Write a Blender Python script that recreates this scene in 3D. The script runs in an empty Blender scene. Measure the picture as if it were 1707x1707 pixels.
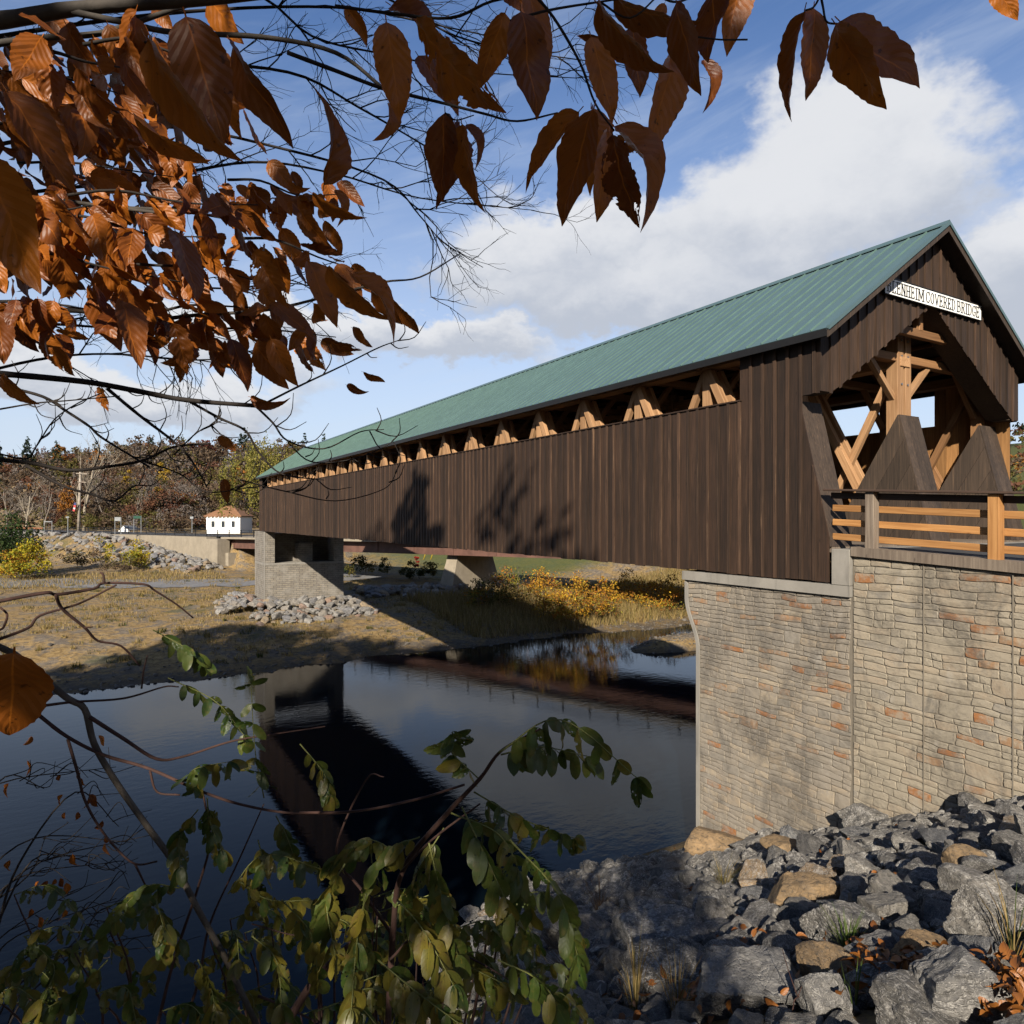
import bpy, bmesh, math, random
import numpy as np
from mathutils import Vector, Matrix, noise as mnoise

random.seed(7); RNG = np.random.default_rng(7)
SC = bpy.context.scene
COL = SC.collection
R = math.radians

# ------------------------------------------------------------------ camera
YAW = math.atan(675.5 / 1138.0)          # the bridge runs along +Y; the camera looks 30.7 deg to its right
cam_d = bpy.data.cameras.new('camera'); cam = bpy.data.objects.new('camera', cam_d); COL.objects.link(cam)
cam_d.sensor_fit = 'HORIZONTAL'; cam_d.sensor_width = 24.0; cam_d.lens = 16.0
cam_d.shift_y = 0.005; cam_d.clip_start = 0.05; cam_d.clip_end = 6000
cam.location = (0, 0, 0); cam.rotation_euler = (R(90), 0, -YAW)
SC.camera = cam

# ------------------------------------------------------------------ sun and sky
LIGHT = Vector((1.0, 1.1, -0.82)).normalized()
sun_d = bpy.data.lights.new('sun', 'SUN'); sun = bpy.data.objects.new('sun', sun_d); COL.objects.link(sun)
sun_d.energy = 5.0; sun_d.angle = R(0.55); sun_d.color = (1.0, 0.90, 0.76)
sun.rotation_euler = LIGHT.to_track_quat('-Z', 'Y').to_euler(); sun.location = (-30, -33, 25)
ELEV = math.asin(-LIGHT.z); AZ = math.atan2(-LIGHT.x, -LIGHT.y)
SC.view_settings.view_transform = 'Standard'; SC.view_settings.look = 'None'
SC.view_settings.exposure = 1.2; SC.view_settings.gamma = 1.0; SC.view_settings.use_curve_mapping = False
SC.cycles.max_bounces = 6; SC.cycles.transparent_max_bounces = 8
SC.cycles.use_denoising = True; SC.cycles.use_adaptive_sampling = True; SC.cycles.adaptive_threshold = 0.025

class NT:
    """tiny node-tree helper"""
    def __init__(s, tree): s.t = tree; tree.nodes.clear()
    def n(s, typ, **kw):
        nd = s.t.nodes.new(typ)
        for k, v in kw.items():
            if k == 'ins':
                for i, val in v.items():
                    if hasattr(val, 'is_output') : s.t.links.new(val, nd.inputs[i])
                    else: nd.inputs[i].default_value = val
            else: setattr(nd, k, v)
        return nd
    def math(s, op, a, b=None, c=None, clamp=False):
        ins = {0: a}
        if b is not None: ins[1] = b
        if c is not None: ins[2] = c
        return s.n('ShaderNodeMath', operation=op, use_clamp=clamp, ins=ins).outputs[0]
    def mix(s, f, a, b, blend='MIX'):
        nd = s.n('ShaderNodeMix', data_type='RGBA', blend_type=blend)
        for i, v in ((0, f), (6, a), (7, b)):
            if hasattr(v, 'is_output'): s.t.links.new(v, nd.inputs[i])
            else: nd.inputs[i].default_value = v if i == 0 else (tuple(v) + (1,) if len(v) == 3 else v)
        return nd.outputs[2]
    def noise(s, vec, scale, detail=4, rough=.55, dist=0.0):
        nd = s.n('ShaderNodeTexNoise', ins={'Scale': scale, 'Detail': detail, 'Roughness': rough, 'Distortion': dist})
        if vec is not None: s.t.links.new(vec, nd.inputs['Vector'])
        return nd
    def ramp(s, f, stops, interp='LINEAR'):
        nd = s.n('ShaderNodeValToRGB'); nd.color_ramp.interpolation = interp
        el = nd.color_ramp.elements
        while len(el) > 1: el.remove(el[0])
        for i, (p, c) in enumerate(stops):
            e = el[0] if i == 0 else el.new(p)
            e.position = p
            e.color = (tuple(c) + (1,) if len(c) == 3 else c) if not isinstance(c, (int, float)) else (c, c, c, 1)
        s.t.links.new(f, nd.inputs[0]); return nd.outputs[0]
    def maprange(s, v, a, b, c=0.0, d=1.0, smooth=True):
        nd = s.n('ShaderNodeMapRange', interpolation_type='SMOOTHSTEP' if smooth else 'LINEAR',
                 ins={0: v, 1: a, 2: b, 3: c, 4: d}); return nd.outputs[0]
    def vmul(s, v, k):
        return s.n('ShaderNodeVectorMath', operation='MULTIPLY', ins={0: v, 1: k}).outputs[0]
    def vadd(s, v, k):
        return s.n('ShaderNodeVectorMath', operation='ADD', ins={0: v, 1: k}).outputs[0]

def az_el(px, py):
    xc = (px - 853.5) / 1138; zc = (862 - py) / 1138
    return YAW + math.atan(xc), math.atan(zc / math.sqrt(1 + xc * xc))

w = bpy.data.worlds.new('World'); SC.world = w; w.use_nodes = True
T = NT(w.node_tree)
sky = T.n('ShaderNodeTexSky', sky_type='NISHITA', sun_disc=False, sun_elevation=ELEV, sun_rotation=AZ % (2 * math.pi),
          altitude=200, air_density=1.0, dust_density=0.6, ozone_density=2.2)
tc = T.n('ShaderNodeTexCoord'); D = tc.outputs['Generated']
nz = T.noise(T.vmul(D, (1, 1, 1.6)), 4.6, 6, .62)
wv = T.n('ShaderNodeVectorMath', operation='MULTIPLY_ADD', ins={0: nz.outputs['Color'], 1: (.34, .34, .24), 2: (-.17, -.17, -.12)}).outputs[0]
sep = T.n('ShaderNodeSeparateXYZ', ins={0: T.vadd(D, wv)}); sep0 = T.n('ShaderNodeSeparateXYZ', ins={0: D})
az = T.math('ARCTAN2', sep.outputs[0], sep.outputs[1]); el = sep.outputs[2]; el0 = sep0.outputs[2]
# cumulus banks: soft ellipses in the sky's azimuth / height, their outline broken up by the noise warp
blobs = [(1400, 300, 280, 150), (1290, 400, 230, 105), (960, 450, 290, 100), (1120, 510, 380, 58),
         (1760, 440, 260, 170), (600, 575, 400, 48), (150, 640, 520, 55), (2300, 480, 380, 180), (-500, 520, 360, 140)]
acc = None; low = None
for (bx, by, rx, ry) in blobs:
    a0, e0 = az_el(bx, by); k = math.cos(a0 - YAW) if abs(a0 - YAW) < 1.2 else .4
    ra = rx / 1138 * k * k; re = ry / 1138 * k
    dx = T.math('MULTIPLY_ADD', az, 1 / ra, -a0 / ra); dy = T.math('MULTIPLY_ADD', el, 1 / re, -math.sin(e0) / re)
    m = T.math('MULTIPLY_ADD', dx, dx, T.math('MULTIPLY', dy, dy))
    wgt = T.math('MAXIMUM', T.math('SUBTRACT', 1.15, m), 0.0)
    if acc is None: acc = m; low = T.math('MULTIPLY', wgt, dy); den = wgt
    else: acc = T.math('SMOOTH_MIN', acc, m, .25); low = T.math('MULTIPLY_ADD', wgt, dy, low); den = T.math('ADD', den, wgt)
low = T.math('DIVIDE', low, T.math('ADD', den, .02))
alpha = T.maprange(acc, 1.02, .42)
# thin cirrus streaks running up to the right
rot = T.n('ShaderNodeVectorRotate', rotation_type='AXIS_ANGLE', ins={0: D, 'Axis': (math.sin(YAW), math.cos(YAW), 0), 'Angle': R(16)})
ci = T.noise(T.vmul(rot.outputs[0], (1.3, 1.3, 10)), 2.4, 5, .62, .4)
cirr = T.math('MULTIPLY', T.maprange(ci.outputs[0], .40, .90), .40)
hz = T.maprange(el0, 0.0, 0.62, .84, 0.0)
shade = T.maprange(T.math('MULTIPLY_ADD', nz.outputs[0], 1.6, low), .25, 1.35)
ccol = T.mix(shade, (.52, .56, .64), (.80, .81, .835))
skyc = T.n('ShaderNodeVectorMath', operation='SCALE', ins={0: sky.outputs[0], 'Scale': 0.108}).outputs[0]
base = T.mix(1.0, skyc, (.98, 1.15, 1.42), 'MULTIPLY')
base = T.mix(hz, base, (.68, .765, .88))
base = T.mix(cirr, base, (.66, .74, .86))
full = T.mix(T.math('MULTIPLY', alpha, .95), base, ccol)
bg = T.n('ShaderNodeBackground', ins={0: full, 1: 0.435})
T.t.links.new(bg.outputs[0], T.n('ShaderNodeOutputWorld').inputs[0])

# ------------------------------------------------------------------ helpers
F2 = Vector((math.sin(YAW), math.cos(YAW), 0)); R2 = Vector((math.cos(YAW), -math.sin(YAW), 0))
def at(px, py, t):
    """the point seen at photo pixel (px, py), t metres along the viewing axis"""
    return F2 * t + R2 * (t * (px - 853.5) / 1138) + Vector((0, 0, t * (862 - py) / 1138))
def mesh_of(name, verts, faces, mat=None, smooth=False, uvs=None):
    me = bpy.data.meshes.new(name)
    me.from_pydata([tuple(v) for v in verts], [], [tuple(f) for f in faces])
    if smooth: me.polygons.foreach_set('use_smooth', [True] * len(me.polygons))
    if mat is not None:
        for m in (mat if isinstance(mat, (list, tuple)) else [mat]): me.materials.append(m)
    me.update(); return me
def quads_mesh(name, V, nper, mat, cols=None, smooth=False):
    """fast mesh from an (N, nper, 3) array of separate faces, with an optional colour per face"""
    N = len(V); me = bpy.data.meshes.new(name)
    me.vertices.add(N * nper); me.vertices.foreach_set('co', V.reshape(-1).astype(np.float32))
    me.loops.add(N * nper); me.loops.foreach_set('vertex_index', np.arange(N * nper, dtype=np.int32))
    me.polygons.add(N); me.polygons.foreach_set('loop_start', np.arange(0, N * nper, nper, dtype=np.int32))
    me.polygons.foreach_set('loop_total', np.full(N, nper, dtype=np.int32))
    if cols is not None:
        ca = me.color_attributes.new('col', 'FLOAT_COLOR', 'POINT')
        c4 = np.ones((N, nper, 4), np.float32); c4[:, :, :3] = cols[:, None, :]
        ca.data.foreach_set('color', c4.reshape(-1))
    me.materials.append(mat); me.update(calc_edges=True); me.validate(); return me
def add(name, me, parent=None, loc=None, rot=None, mtx=None):
    o = bpy.data.objects.new(name, me); COL.objects.link(o)
    if parent is not None: o.parent = parent
    if mtx is not None: o.matrix_local = mtx
    else:
        if loc is not None: o.location = loc
        if rot is not None: o.rotation_euler = rot
    return o
def tag(o, label, cat, group=None, kind=None):
    if label: o['label'] = label
    if cat: o['category'] = cat
    if group: o['group'] = group
    if kind: o['kind'] = kind
    return o
def struct(o): o['kind'] = 'structure'; return o
def thing(name, label, cat, loc=(0, 0, 0), group=None):
    return tag(add(name, None, None, loc), label, cat, group)
_bc = {}
def box_mesh(sx, sy, sz, mat, ch=0.0):
    key = (round(sx, 3), round(sy, 3), round(sz, 3), mat.name, ch)
    if key in _bc: return _bc[key]
    bm = bmesh.new(); bmesh.ops.create_cube(bm, size=1.0)
    for v in bm.verts: v.co = Vector((v.co.x * sx, v.co.y * sy, v.co.z * sz))
    if ch > 0: bmesh.ops.bevel(bm, geom=bm.edges[:], offset=ch, segments=1, affect='EDGES')
    me = bpy.data.meshes.new('box'); bm.to_mesh(me); bm.free(); me.materials.append(mat); _bc[key] = me; return me
def box(name, lo, hi, mat, parent=None, ch=0.0):
    lo = Vector(lo); hi = Vector(hi); s = hi - lo
    return add(name, box_mesh(s.x, s.y, s.z, mat, ch), parent, (lo + hi) / 2)
def beam(name, p0, p1, wx, wy, mat, parent=None, ch=0.008, up=(1, 0, 0)):
    """timber from p0 to p1; local Z runs along it, local X lies towards `up`"""
    p0 = Vector(p0); p1 = Vector(p1); z = (p1 - p0); L = z.length; z.normalize()
    x = Vector(up); x = x - z * x.dot(z)
    if x.length < 1e-4: x = Vector((0, 1, 0)) - z * z.y
    x.normalize(); y = z.cross(x)
    m = Matrix(((x.x, y.x, z.x, (p0.x + p1.x) / 2), (x.y, y.y, z.y, (p0.y + p1.y) / 2), (x.z, y.z, z.z, (p0.z + p1.z) / 2), (0, 0, 0, 1)))
    return add(name, box_mesh(wx, wy, round(L, 2), mat, ch), parent, mtx=m)
def prism(name, poly, axis, a, b, mat, parent=None):
    """extrude a 2D polygon along an axis: axis 'x' -> poly is (y, z), 'y' -> (x, z)"""
    n = len(poly); V = []
    for d in (a, b):
        for (p, q) in poly: V.append((d, p, q) if axis == 'x' else (p, d, q))
    Fs = [list(range(n))[::-1], list(range(n, 2 * n))] + [[i, (i + 1) % n, n + (i + 1) % n, n + i] for i in range(n)]
    me = mesh_of(name, V, Fs, mat)
    bm = bmesh.new(); bm.from_mesh(me); bmesh.ops.recalc_face_normals(bm, faces=bm.faces); bm.to_mesh(me); bm.free()
    return add(name, me, parent)
def spline(pts, sub=6):
    P = [Vector(p) for p in pts]
    if len(P) < 3: return [P[0].lerp(P[-1], i / sub) for i in range(sub + 1)]
    P = [P[0] * 2 - P[1]] + P + [P[-1] * 2 - P[-2]]; out = []
    for i in range(1, len(P) - 2):
        for k in range(sub):
            t = k / sub; a, b, c, d = P[i - 1], P[i], P[i + 1], P[i + 2]
            out.append(.5 * ((2 * b) + (c - a) * t + (2 * a - 5 * b + 4 * c - d) * t * t + (3 * b - a - 3 * c + d) * t ** 3))
    out.append(P[-2]); return out
class Tubes:
    """collects tapered tubes into one mesh"""
    def __init__(s): s.V = []; s.F = []
    def add(s, pts, r0, r1, sides=5, jit=0.0):
        n = len(pts); base = len(s.V); prev = None
        for i, p in enumerate(pts):
            d = (pts[min(i + 1, n - 1)] - pts[max(i - 1, 0)])
            d = d.normalized() if d.length > 1e-9 else Vector((0, 0, 1))
            ref = Vector((0, 0, 1)) if abs(d.z) < .9 else Vector((1, 0, 0))
            if prev is not None: ref = prev
            x = (ref - d * ref.dot(d)).normalized(); y = d.cross(x); prev = x
            r = r0 + (r1 - r0) * i / max(1, n - 1)
            if jit: r *= 1 + random.uniform(-jit, jit)
            for k in range(sides):
                a = 2 * math.pi * k / sides; s.V.append(p + (x * math.cos(a) + y * math.sin(a)) * r)
        for i in range(n - 1):
            for k in range(sides):
                a = base + i * sides + k; b = base + i * sides + (k + 1) % sides
                s.F.append((a, b, b + sides, a + sides))
        s.F.append(tuple(base + (n - 1) * sides + k for k in range(sides))); s.F.append(tuple(base + k for k in range(sides))[::-1])
    def build(s, name, mat, parent=None):
        return add(name, mesh_of(name, s.V, s.F, mat, True), parent)

# ------------------------------------------------------------------ materials
def new_mat(name):
    m = bpy.data.materials.new(name); m.use_nodes = True; return m, NT(m.node_tree)
ALB = .50                                  # overall albedo scale that goes with the exposure above
def finish(T, col, rough=.8, bump=None, bstr=.3, bdist=.01, spec=.3, metallic=0.0, extra=None, trans=None, k=None):
    k = ALB if k is None else k
    col = T.mix(1.0, col, (k, k, k), 'MULTIPLY') if hasattr(col, 'is_output') else tuple(c * k for c in col)
    p = T.n('ShaderNodeBsdfPrincipled'); L = T.t.links.new
    if hasattr(col, 'is_output'): L(col, p.inputs['Base Color'])
    else: p.inputs['Base Color'].default_value = tuple(col) + (1,)
    if hasattr(rough, 'is_output'): L(rough, p.inputs['Roughness'])
    else: p.inputs['Roughness'].default_value = rough
    p.inputs['Specular IOR Level'].default_value = spec; p.inputs['Metallic'].default_value = metallic
    if bump is not None:
        b = T.n('ShaderNodeBump', ins={'Strength': bstr, 'Distance': bdist, 'Height': bump}); L(b.outputs[0], p.inputs['Normal'])
    out = T.n('ShaderNodeOutputMaterial')
    if trans is not None:
        t = T.n('ShaderNodeBsdfTranslucent')
        if hasattr(col, 'is_output'): L(col, t.inputs[0])
        else: t.inputs[0].default_value = tuple(col) + (1,)
        mx = T.n('ShaderNodeMixShader', ins={0: trans}); L(p.outputs[0], mx.inputs[1]); L(t.outputs[0], mx.inputs[2]); L(mx.outputs[0], out.inputs[0])
    else: L(p.outputs[0], out.inputs[0])
    return p
def rnd(T): return T.n('ShaderNodeObjectInfo').outputs['Random']
def objvec(T, k=37.0):
    """object coordinates shifted by a random amount per object"""
    o = T.n('ShaderNodeTexCoord').outputs['Object']; r = T.math('MULTIPLY', rnd(T), k)
    c = T.n('ShaderNodeCombineXYZ', ins={0: r, 1: r, 2: r}); return T.vadd(o, c.outputs[0])
def posvec(T): return T.n('ShaderNodeNewGeometry').outputs['Position']
def pointy(T): return T.n('ShaderNodeNewGeometry').outputs['Pointiness']

def wood(name, dark, light, var=.35, gx=26, gz=1.6, streak=None, rough=.75, knots=True):
    m, T = new_mat(name); v = objvec(T)
    g = T.noise(T.vmul(v, (gx, gx, gz)), 1.0, 6, .62, .6)
    big = T.noise(T.vmul(v, (2.2, 2.2, .5)), 1.0, 3, .5)
    f = T.math('ADD', T.math('MULTIPLY', g.outputs[0], .75), T.math('MULTIPLY', big.outputs[0], .35))
    col = T.mix(T.maprange(f, .35, .78), dark, light)
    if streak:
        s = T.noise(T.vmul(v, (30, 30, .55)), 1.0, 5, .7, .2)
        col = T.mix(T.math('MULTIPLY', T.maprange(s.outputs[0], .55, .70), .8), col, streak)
    if knots:
        vo = T.n('ShaderNodeTexVoronoi', ins={'Vector': T.vmul(v, (5.0, 5.0, 1.7)), 'Scale': 1.0})
        col = T.mix(T.math('MULTIPLY', T.maprange(vo.outputs['Distance'], .03, .10, 1, 0), .6), col, tuple(c * .4 for c in dark))
    b = T.math('MULTIPLY_ADD', rnd(T), var * 2, 1 - var)
    hs = T.n('ShaderNodeHueSaturation', ins={'Value': b, 'Color': col})
    finish(T, hs.outputs[0], rough, g.outputs[0], .35, .006); return m

M = {}
M['siding'] = wood('stained_siding', (.021, .0115, .0065), (.058, .030, .017), .30, 30, 1.3, streak=(.11, .058, .030))
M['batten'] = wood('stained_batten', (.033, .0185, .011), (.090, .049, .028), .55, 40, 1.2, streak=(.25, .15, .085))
M['fin'] = wood('stained_fin', (.040, .028, .021), (.095, .066, .047), .22, 26, 1.0, streak=(.17, .11, .07))
M['gable'] = wood('stained_gable', (.030, .0175, .010), (.078, .044, .027), .28, 30, 1.3, streak=(.19, .11, .06))
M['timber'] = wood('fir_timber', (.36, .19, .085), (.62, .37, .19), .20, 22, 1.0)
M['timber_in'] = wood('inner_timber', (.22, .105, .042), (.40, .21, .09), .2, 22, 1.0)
M['inner_board'] = wood('pine_board', (.25, .12, .04), (.48, .25, .09), .25, 22, 1.0)
M['rail'] = wood('rail_timber', (.38, .17, .05), (.66, .34, .12), .2, 24, 1.1)
M['weathered'] = wood('weathered_timber', (.17, .13, .10), (.36, .29, .22), .15, 24, 1.1)
M['railcap'] = wood('dark_rail_cap', (.045, .026, .018), (.10, .06, .04), .15, 24, 1.1)

def mk_roof():
    m, T = new_mat('green_metal'); p = posvec(T)
    n1 = T.noise(T.vmul(p, (.8, 2.4, .8)), 1.0, 4, .6); n2 = T.noise(p, 40, 3, .6)
    r = T.math('MULTIPLY_ADD', rnd(T), .16, .92)
    col = T.mix(n1.outputs[0], (.088, .154, .166), (.112, .186, .196))
    col = T.n('ShaderNodeHueSaturation', ins={'Value': r, 'Color': col}).outputs[0]
    finish(T, col, T.math('MULTIPLY_ADD', n1.outputs[0], .2, .36), n2.outputs[0], .05, .003, .5); return m
M['roof'] = mk_roof()
def flat(name, c, rough=.7, var=.25, scale=3.0, spec=.3, metallic=0.0, bs=.2, k=None):
    m, T = new_mat(name); p = posvec(T); n = T.noise(p, scale, 6, .62)
    col = T.mix(T.maprange(n.outputs[0], .3, .7), tuple(x * (1 - var) for x in c), tuple(min(1, x * (1 + var)) for x in c))
    finish(T, col, rough, T.noise(p, scale * 9, 4, .6).outputs[0], bs, .004, spec, metallic, k=k); return m
M['seam'] = flat('green_seam', (.140, .240, .200), .4, .15, 2, .5)
M['trim'] = flat('dark_trim', (.012, .011, .010), .5, .2, 2)
M['bolt'] = flat('steel_bolt', (.55, .55, .55), .3, .1, 3, .5, .9)
M['black'] = flat('black_metal', (.014, .015, .017), .5, .2, 2)
M['white'] = flat('white_paint', (.78, .78, .75), .55, .06, 4, k=.85)
M['ink'] = flat('black_paint', (.012, .012, .012), .5, .2, 4)
M['galv'] = flat('galvanised', (.38, .40, .41), .45, .15, 3, .4, .4)
M['girder'] = flat('weathering_steel', (.155, .078, .058), .7, .25, .8)
M['asphalt'] = flat('asphalt', (.055, .055, .057), .9, .25, 2)
M['houseroof'] = flat('brown_shingle', (.30, .15, .075), .85, .2, 1.2)
M['pole'] = flat('bleached_pole', (.42, .36, .29), .85, .25, 1.5)
M['signgreen'] = flat('green_sign', (.01, .08, .045), .5, .1, 2)
M['glass'] = flat('window_glass', (.05, .06, .07), .1, .2, 2, .5)
M['rust'] = flat('rust_rail', (.32, .13, .06), .8, .25, 2)

def mk_concrete(name, c, stain=.5):
    m, T = new_mat(name); p = posvec(T)
    a = T.noise(p, 1.1, 6, .65); s = T.noise(T.vmul(p, (5, 5, .45)), 1.0, 5, .6); f = T.noise(p, 45, 3, .6)
    col = T.mix(T.maprange(a.outputs[0], .3, .72), tuple(x * .78 for x in c), c)
    col = T.mix(T.math('MULTIPLY', T.maprange(s.outputs[0], .52, .74), stain), col, tuple(x * .42 for x in c))
    finish(T, col, .88, f.outputs[0], .3, .006); return m
M['concrete'] = mk_concrete('concrete', (.40, .375, .33), .7)
M['concrete_warm'] = mk_concrete('old_concrete', (.42, .36, .27), .4)
M['mortar'] = mk_concrete('mortar', (.27, .235, .185), .5)

def mk_stone(name, stops, grey):
    m, T = new_mat(name); r = rnd(T); p = posvec(T); v = objvec(T)
    col = T.ramp(r, stops, 'CONSTANT')
    n = T.noise(v, 5, 7, .7, .3); n2 = T.noise(v, 30, 5, .7)
    col = T.mix(T.math('MULTIPLY', T.maprange(n.outputs[0], .40, .60), .8), col, tuple(grey))
    sp = T.noise(T.vmul(v, (1, 1, 2.2)), 13, 6, .75)
    col = T.mix(T.math('MULTIPLY', T.maprange(sp.outputs[0], .53, .70), .55), col, (.15, .13, .105))
    # smoky black stains with a shape of their own, running over many stones
    st = T.noise(T.vmul(p, (1, .8, .42)), 1.1, 8, .72, .6)
    f = T.math('MULTIPLY', T.maprange(st.outputs[0], .45, .62), T.maprange(sp.outputs[0], .28, .62, .35, 1.0))
    col = T.mix(T.math('MULTIPLY', f, .72), col, (.105, .095, .083))
    lm = T.noise(T.vmul(p, (1, .9, .5)), 2.4, 7, .74)
    col = T.mix(T.math('MULTIPLY', T.maprange(lm.outputs[0], .55, .72), .5), col, (.50, .46, .40))
    finish(T, col, .9, n2.outputs[0], .5, .012); return m
B1 = (.40, .325, .235); B2 = (.45, .375, .275); B3 = (.34, .295, .235); B4 = (.42, .34, .245); B5 = (.30, .27, .225); RU = (.38, .165, .06); RV = (.40, .24, .13)
M['stone_a'] = mk_stone('seat_stone', [(0, B3), (.14, B1), (.30, B5), (.46, B2), (.60, B3), (.74, B4), (.86, RU), (.93, RV)], (.345, .305, .25))
M['stone_b'] = mk_stone('wing_stone', [(0, B1), (.18, B2), (.36, (.40, .345, .26)), (.52, B4), (.68, (.37, .325, .25)), (.80, B5), (.89, RU), (.95, RV)], (.415, .36, .275))

def mk_rock(name, stops, vein=.8):
    m, T = new_mat(name); r = rnd(T); v = objvec(T, 61)
    col = T.ramp(r, stops, 'CONSTANT')
    n = T.noise(v, 2.6, 8, .70, .25); n2 = T.noise(v, 17, 7, .75)
    col = T.mix(T.maprange(n.outputs[0], .36, .64), col, T.mix(1, col, (1.75, 1.7, 1.6), 'MULTIPLY'))
    # calcite: thin crossing veins, and pale weathered patches with hard edges
    wv = T.noise(T.vmul(v, (1.0, 2.6, 1.6)), 1.7, 3, .55, .9); ridge = T.math('ABSOLUTE', T.math('SUBTRACT', wv.outputs[0], .5))
    wb = T.noise(T.vmul(v, (2.4, 1.0, 2.0)), 2.3, 3, .55, .9); rb = T.math('ABSOLUTE', T.math('SUBTRACT', wb.outputs[0], .5))
    pt = T.noise(v, 2.0, 9, .72, .2); brk = T.maprange(n2.outputs[0], .40, .56)
    wh = T.math('MAXIMUM', T.maprange(ridge, .010, .026, 1, 0), T.maprange(rb, .006, .018, 1, 0))
    wh = T.math('MAXIMUM', T.math('MULTIPLY', wh, .9), T.math('MULTIPLY', T.maprange(pt.outputs[0], .53, .58), .8))
    wh = T.math('MULTIPLY', T.math('MULTIPLY', wh, brk), T.maprange(T.math('FRACT', T.math('MULTIPLY', r, 7.3)), .05, .6, .35 * vein, vein))
    col = T.mix(wh, col, (.66, .635, .59))
    dk = T.noise(v, 6, 5, .7, .4)
    col = T.mix(T.math('MULTIPLY', T.maprange(dk.outputs[0], .53, .64), .65), col, (.05, .047, .043))
    h = T.math('ADD', T.math('MULTIPLY', n.outputs[0], .7), T.math('MULTIPLY', n2.outputs[0], .75))
    h = T.math('ADD', h, T.math('MULTIPLY', T.maprange(ridge, .0, .04), .35))
    finish(T, col, .85, h, .8, .035); return m
G1 = (.115, .110, .104); G2 = (.083, .080, .078); G3 = (.160, .151, .139); TN = (.26, .18, .10); TD = (.20, .145, .09)
M['rock'] = mk_rock('rock', [(0, G1), (.22, G2), (.40, G3), (.58, G1), (.72, (.105, .108, .115)), (.87, TN), (.91, TD), (.95, G3)])
M['rock_grey'] = mk_rock('grey_boulder', [(0, G1), (.4, G3), (.7, (.165, .162, .16))])
M['rock_tan'] = mk_rock('tan_boulder', [(0, (.25, .17, .092)), (.5, (.225, .155, .085))], .15)
M['rock_far'] = mk_rock('far_rock', [(0, (.185, .178, .170)), (.25, (.235, .226, .213)), (.5, (.20, .182, .160)), (.70, (.27, .205, .13)), (.78, (.165, .165, .175)), (.93, (.22, .15, .115))], .4)

def mk_leaf(name, c1, c2, c3, vein=9, trans=.28, bs=.14, vs=.24, k=None, rough=.46, spec=.35):
    m, T = new_mat(name); uv = T.n('ShaderNodeUVMap').outputs[0]; s = T.n('ShaderNodeSeparateXYZ', ins={0: uv})
    u = T.math('ABSOLUTE', T.math('SUBTRACT', s.outputs[0], .5)); r = rnd(T)
    ph = T.math('FRACT', T.math('SUBTRACT', T.math('MULTIPLY', s.outputs[1], vein), T.math('MULTIPLY', u, vein * .55)))
    d = T.math('ABSOLUTE', T.math('SUBTRACT', ph, .5))
    v = T.vadd(T.n('ShaderNodeTexCoord').outputs['Object'], T.n('ShaderNodeCombineXYZ', ins={0: T.math('MULTIPLY', r, 9), 1: T.math('MULTIPLY', r, 5)}).outputs[0])
    n = T.noise(v, 3.0, 5, .6)
    col = T.mix(r, c1, c2)
    col = T.mix(T.maprange(n.outputs[0], .48, .74), col, c3)
    spn = T.noise(v, 11, 3, .6); col = T.mix(T.math('MULTIPLY', T.maprange(spn.outputs[0], .64, .70), .7), col, tuple(x * .22 for x in c1))
    col = T.mix(T.maprange(d, .44, .50, 0, vs), col, tuple(x * .45 for x in c1))
    col = T.mix(T.maprange(u, .0, .03, .5, 0), col, tuple(min(1, x * 1.6) for x in c2))
    finish(T, col, rough, d, bs, .03, spec, trans=trans, k=k); return m
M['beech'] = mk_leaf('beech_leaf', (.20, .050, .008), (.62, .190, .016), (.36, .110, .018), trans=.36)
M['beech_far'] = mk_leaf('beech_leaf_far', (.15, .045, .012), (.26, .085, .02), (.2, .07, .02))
M['locust'] = mk_leaf('green_leaflet', (.055, .110, .018), (.130, .165, .028), (.20, .18, .045), 7, .30, .03, .10, .40)
M['locust_y'] = mk_leaf('yellow_leaflet', (.14, .155, .026), (.31, .25, .032), (.24, .15, .04), 7, .30, .03, .10, .40)
M['litter'] = mk_leaf('fallen_leaf', (.30, .10, .02), (.42, .17, .035), (.22, .07, .02), 6, .15)

def mk_bark(name, c):
    m, T = new_mat(name); v = T.n('ShaderNodeTexCoord').outputs['Object']
    n = T.noise(v, 28, 6, .65); n2 = T.noise(v, 4, 4, .6)
    col = T.mix(T.maprange(n.outputs[0], .3, .7), tuple(x * .55 for x in c), c)
    col = T.mix(T.maprange(n2.outputs[0], .52, .72, 0, .6), col, tuple(min(1, x * 1.8) for x in c))
    finish(T, col, .85, n.outputs[0], .5, .004); return m
M['twig'] = mk_bark('dark_twig', (.030, .022, .018))
M['twig_red'] = mk_bark('red_twig', (.085, .040, .030))
M['branch'] = mk_bark('grey_branch', (.085, .072, .060))
M['stem'] = mk_bark('pale_stem', (.14, .115, .09))
M['palebark'] = mk_bark('pale_bark', (.46, .39, .29))
M['hillbark'] = mk_bark('hill_bark', (.30, .25, .20)); M['bark'] = mk_bark('brown_bark', (.10, .075, .055))

def mk_crown(name='foliage', trans=.3):
    m, T = new_mat(name); a = T.n('ShaderNodeAttribute', attribute_name='col')
    n = T.noise(posvec(T), 1.5, 3, .5)
    col = T.mix(n.outputs[0], T.mix(1, a.outputs[0], (.7, .7, .7), 'MULTIPLY'), T.mix(1, a.outputs[0], (1.25, 1.25, 1.2), 'MULTIPLY'))
    finish(T, col, .8, spec=.15, trans=trans); return m
M['crown'] = mk_crown()

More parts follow.
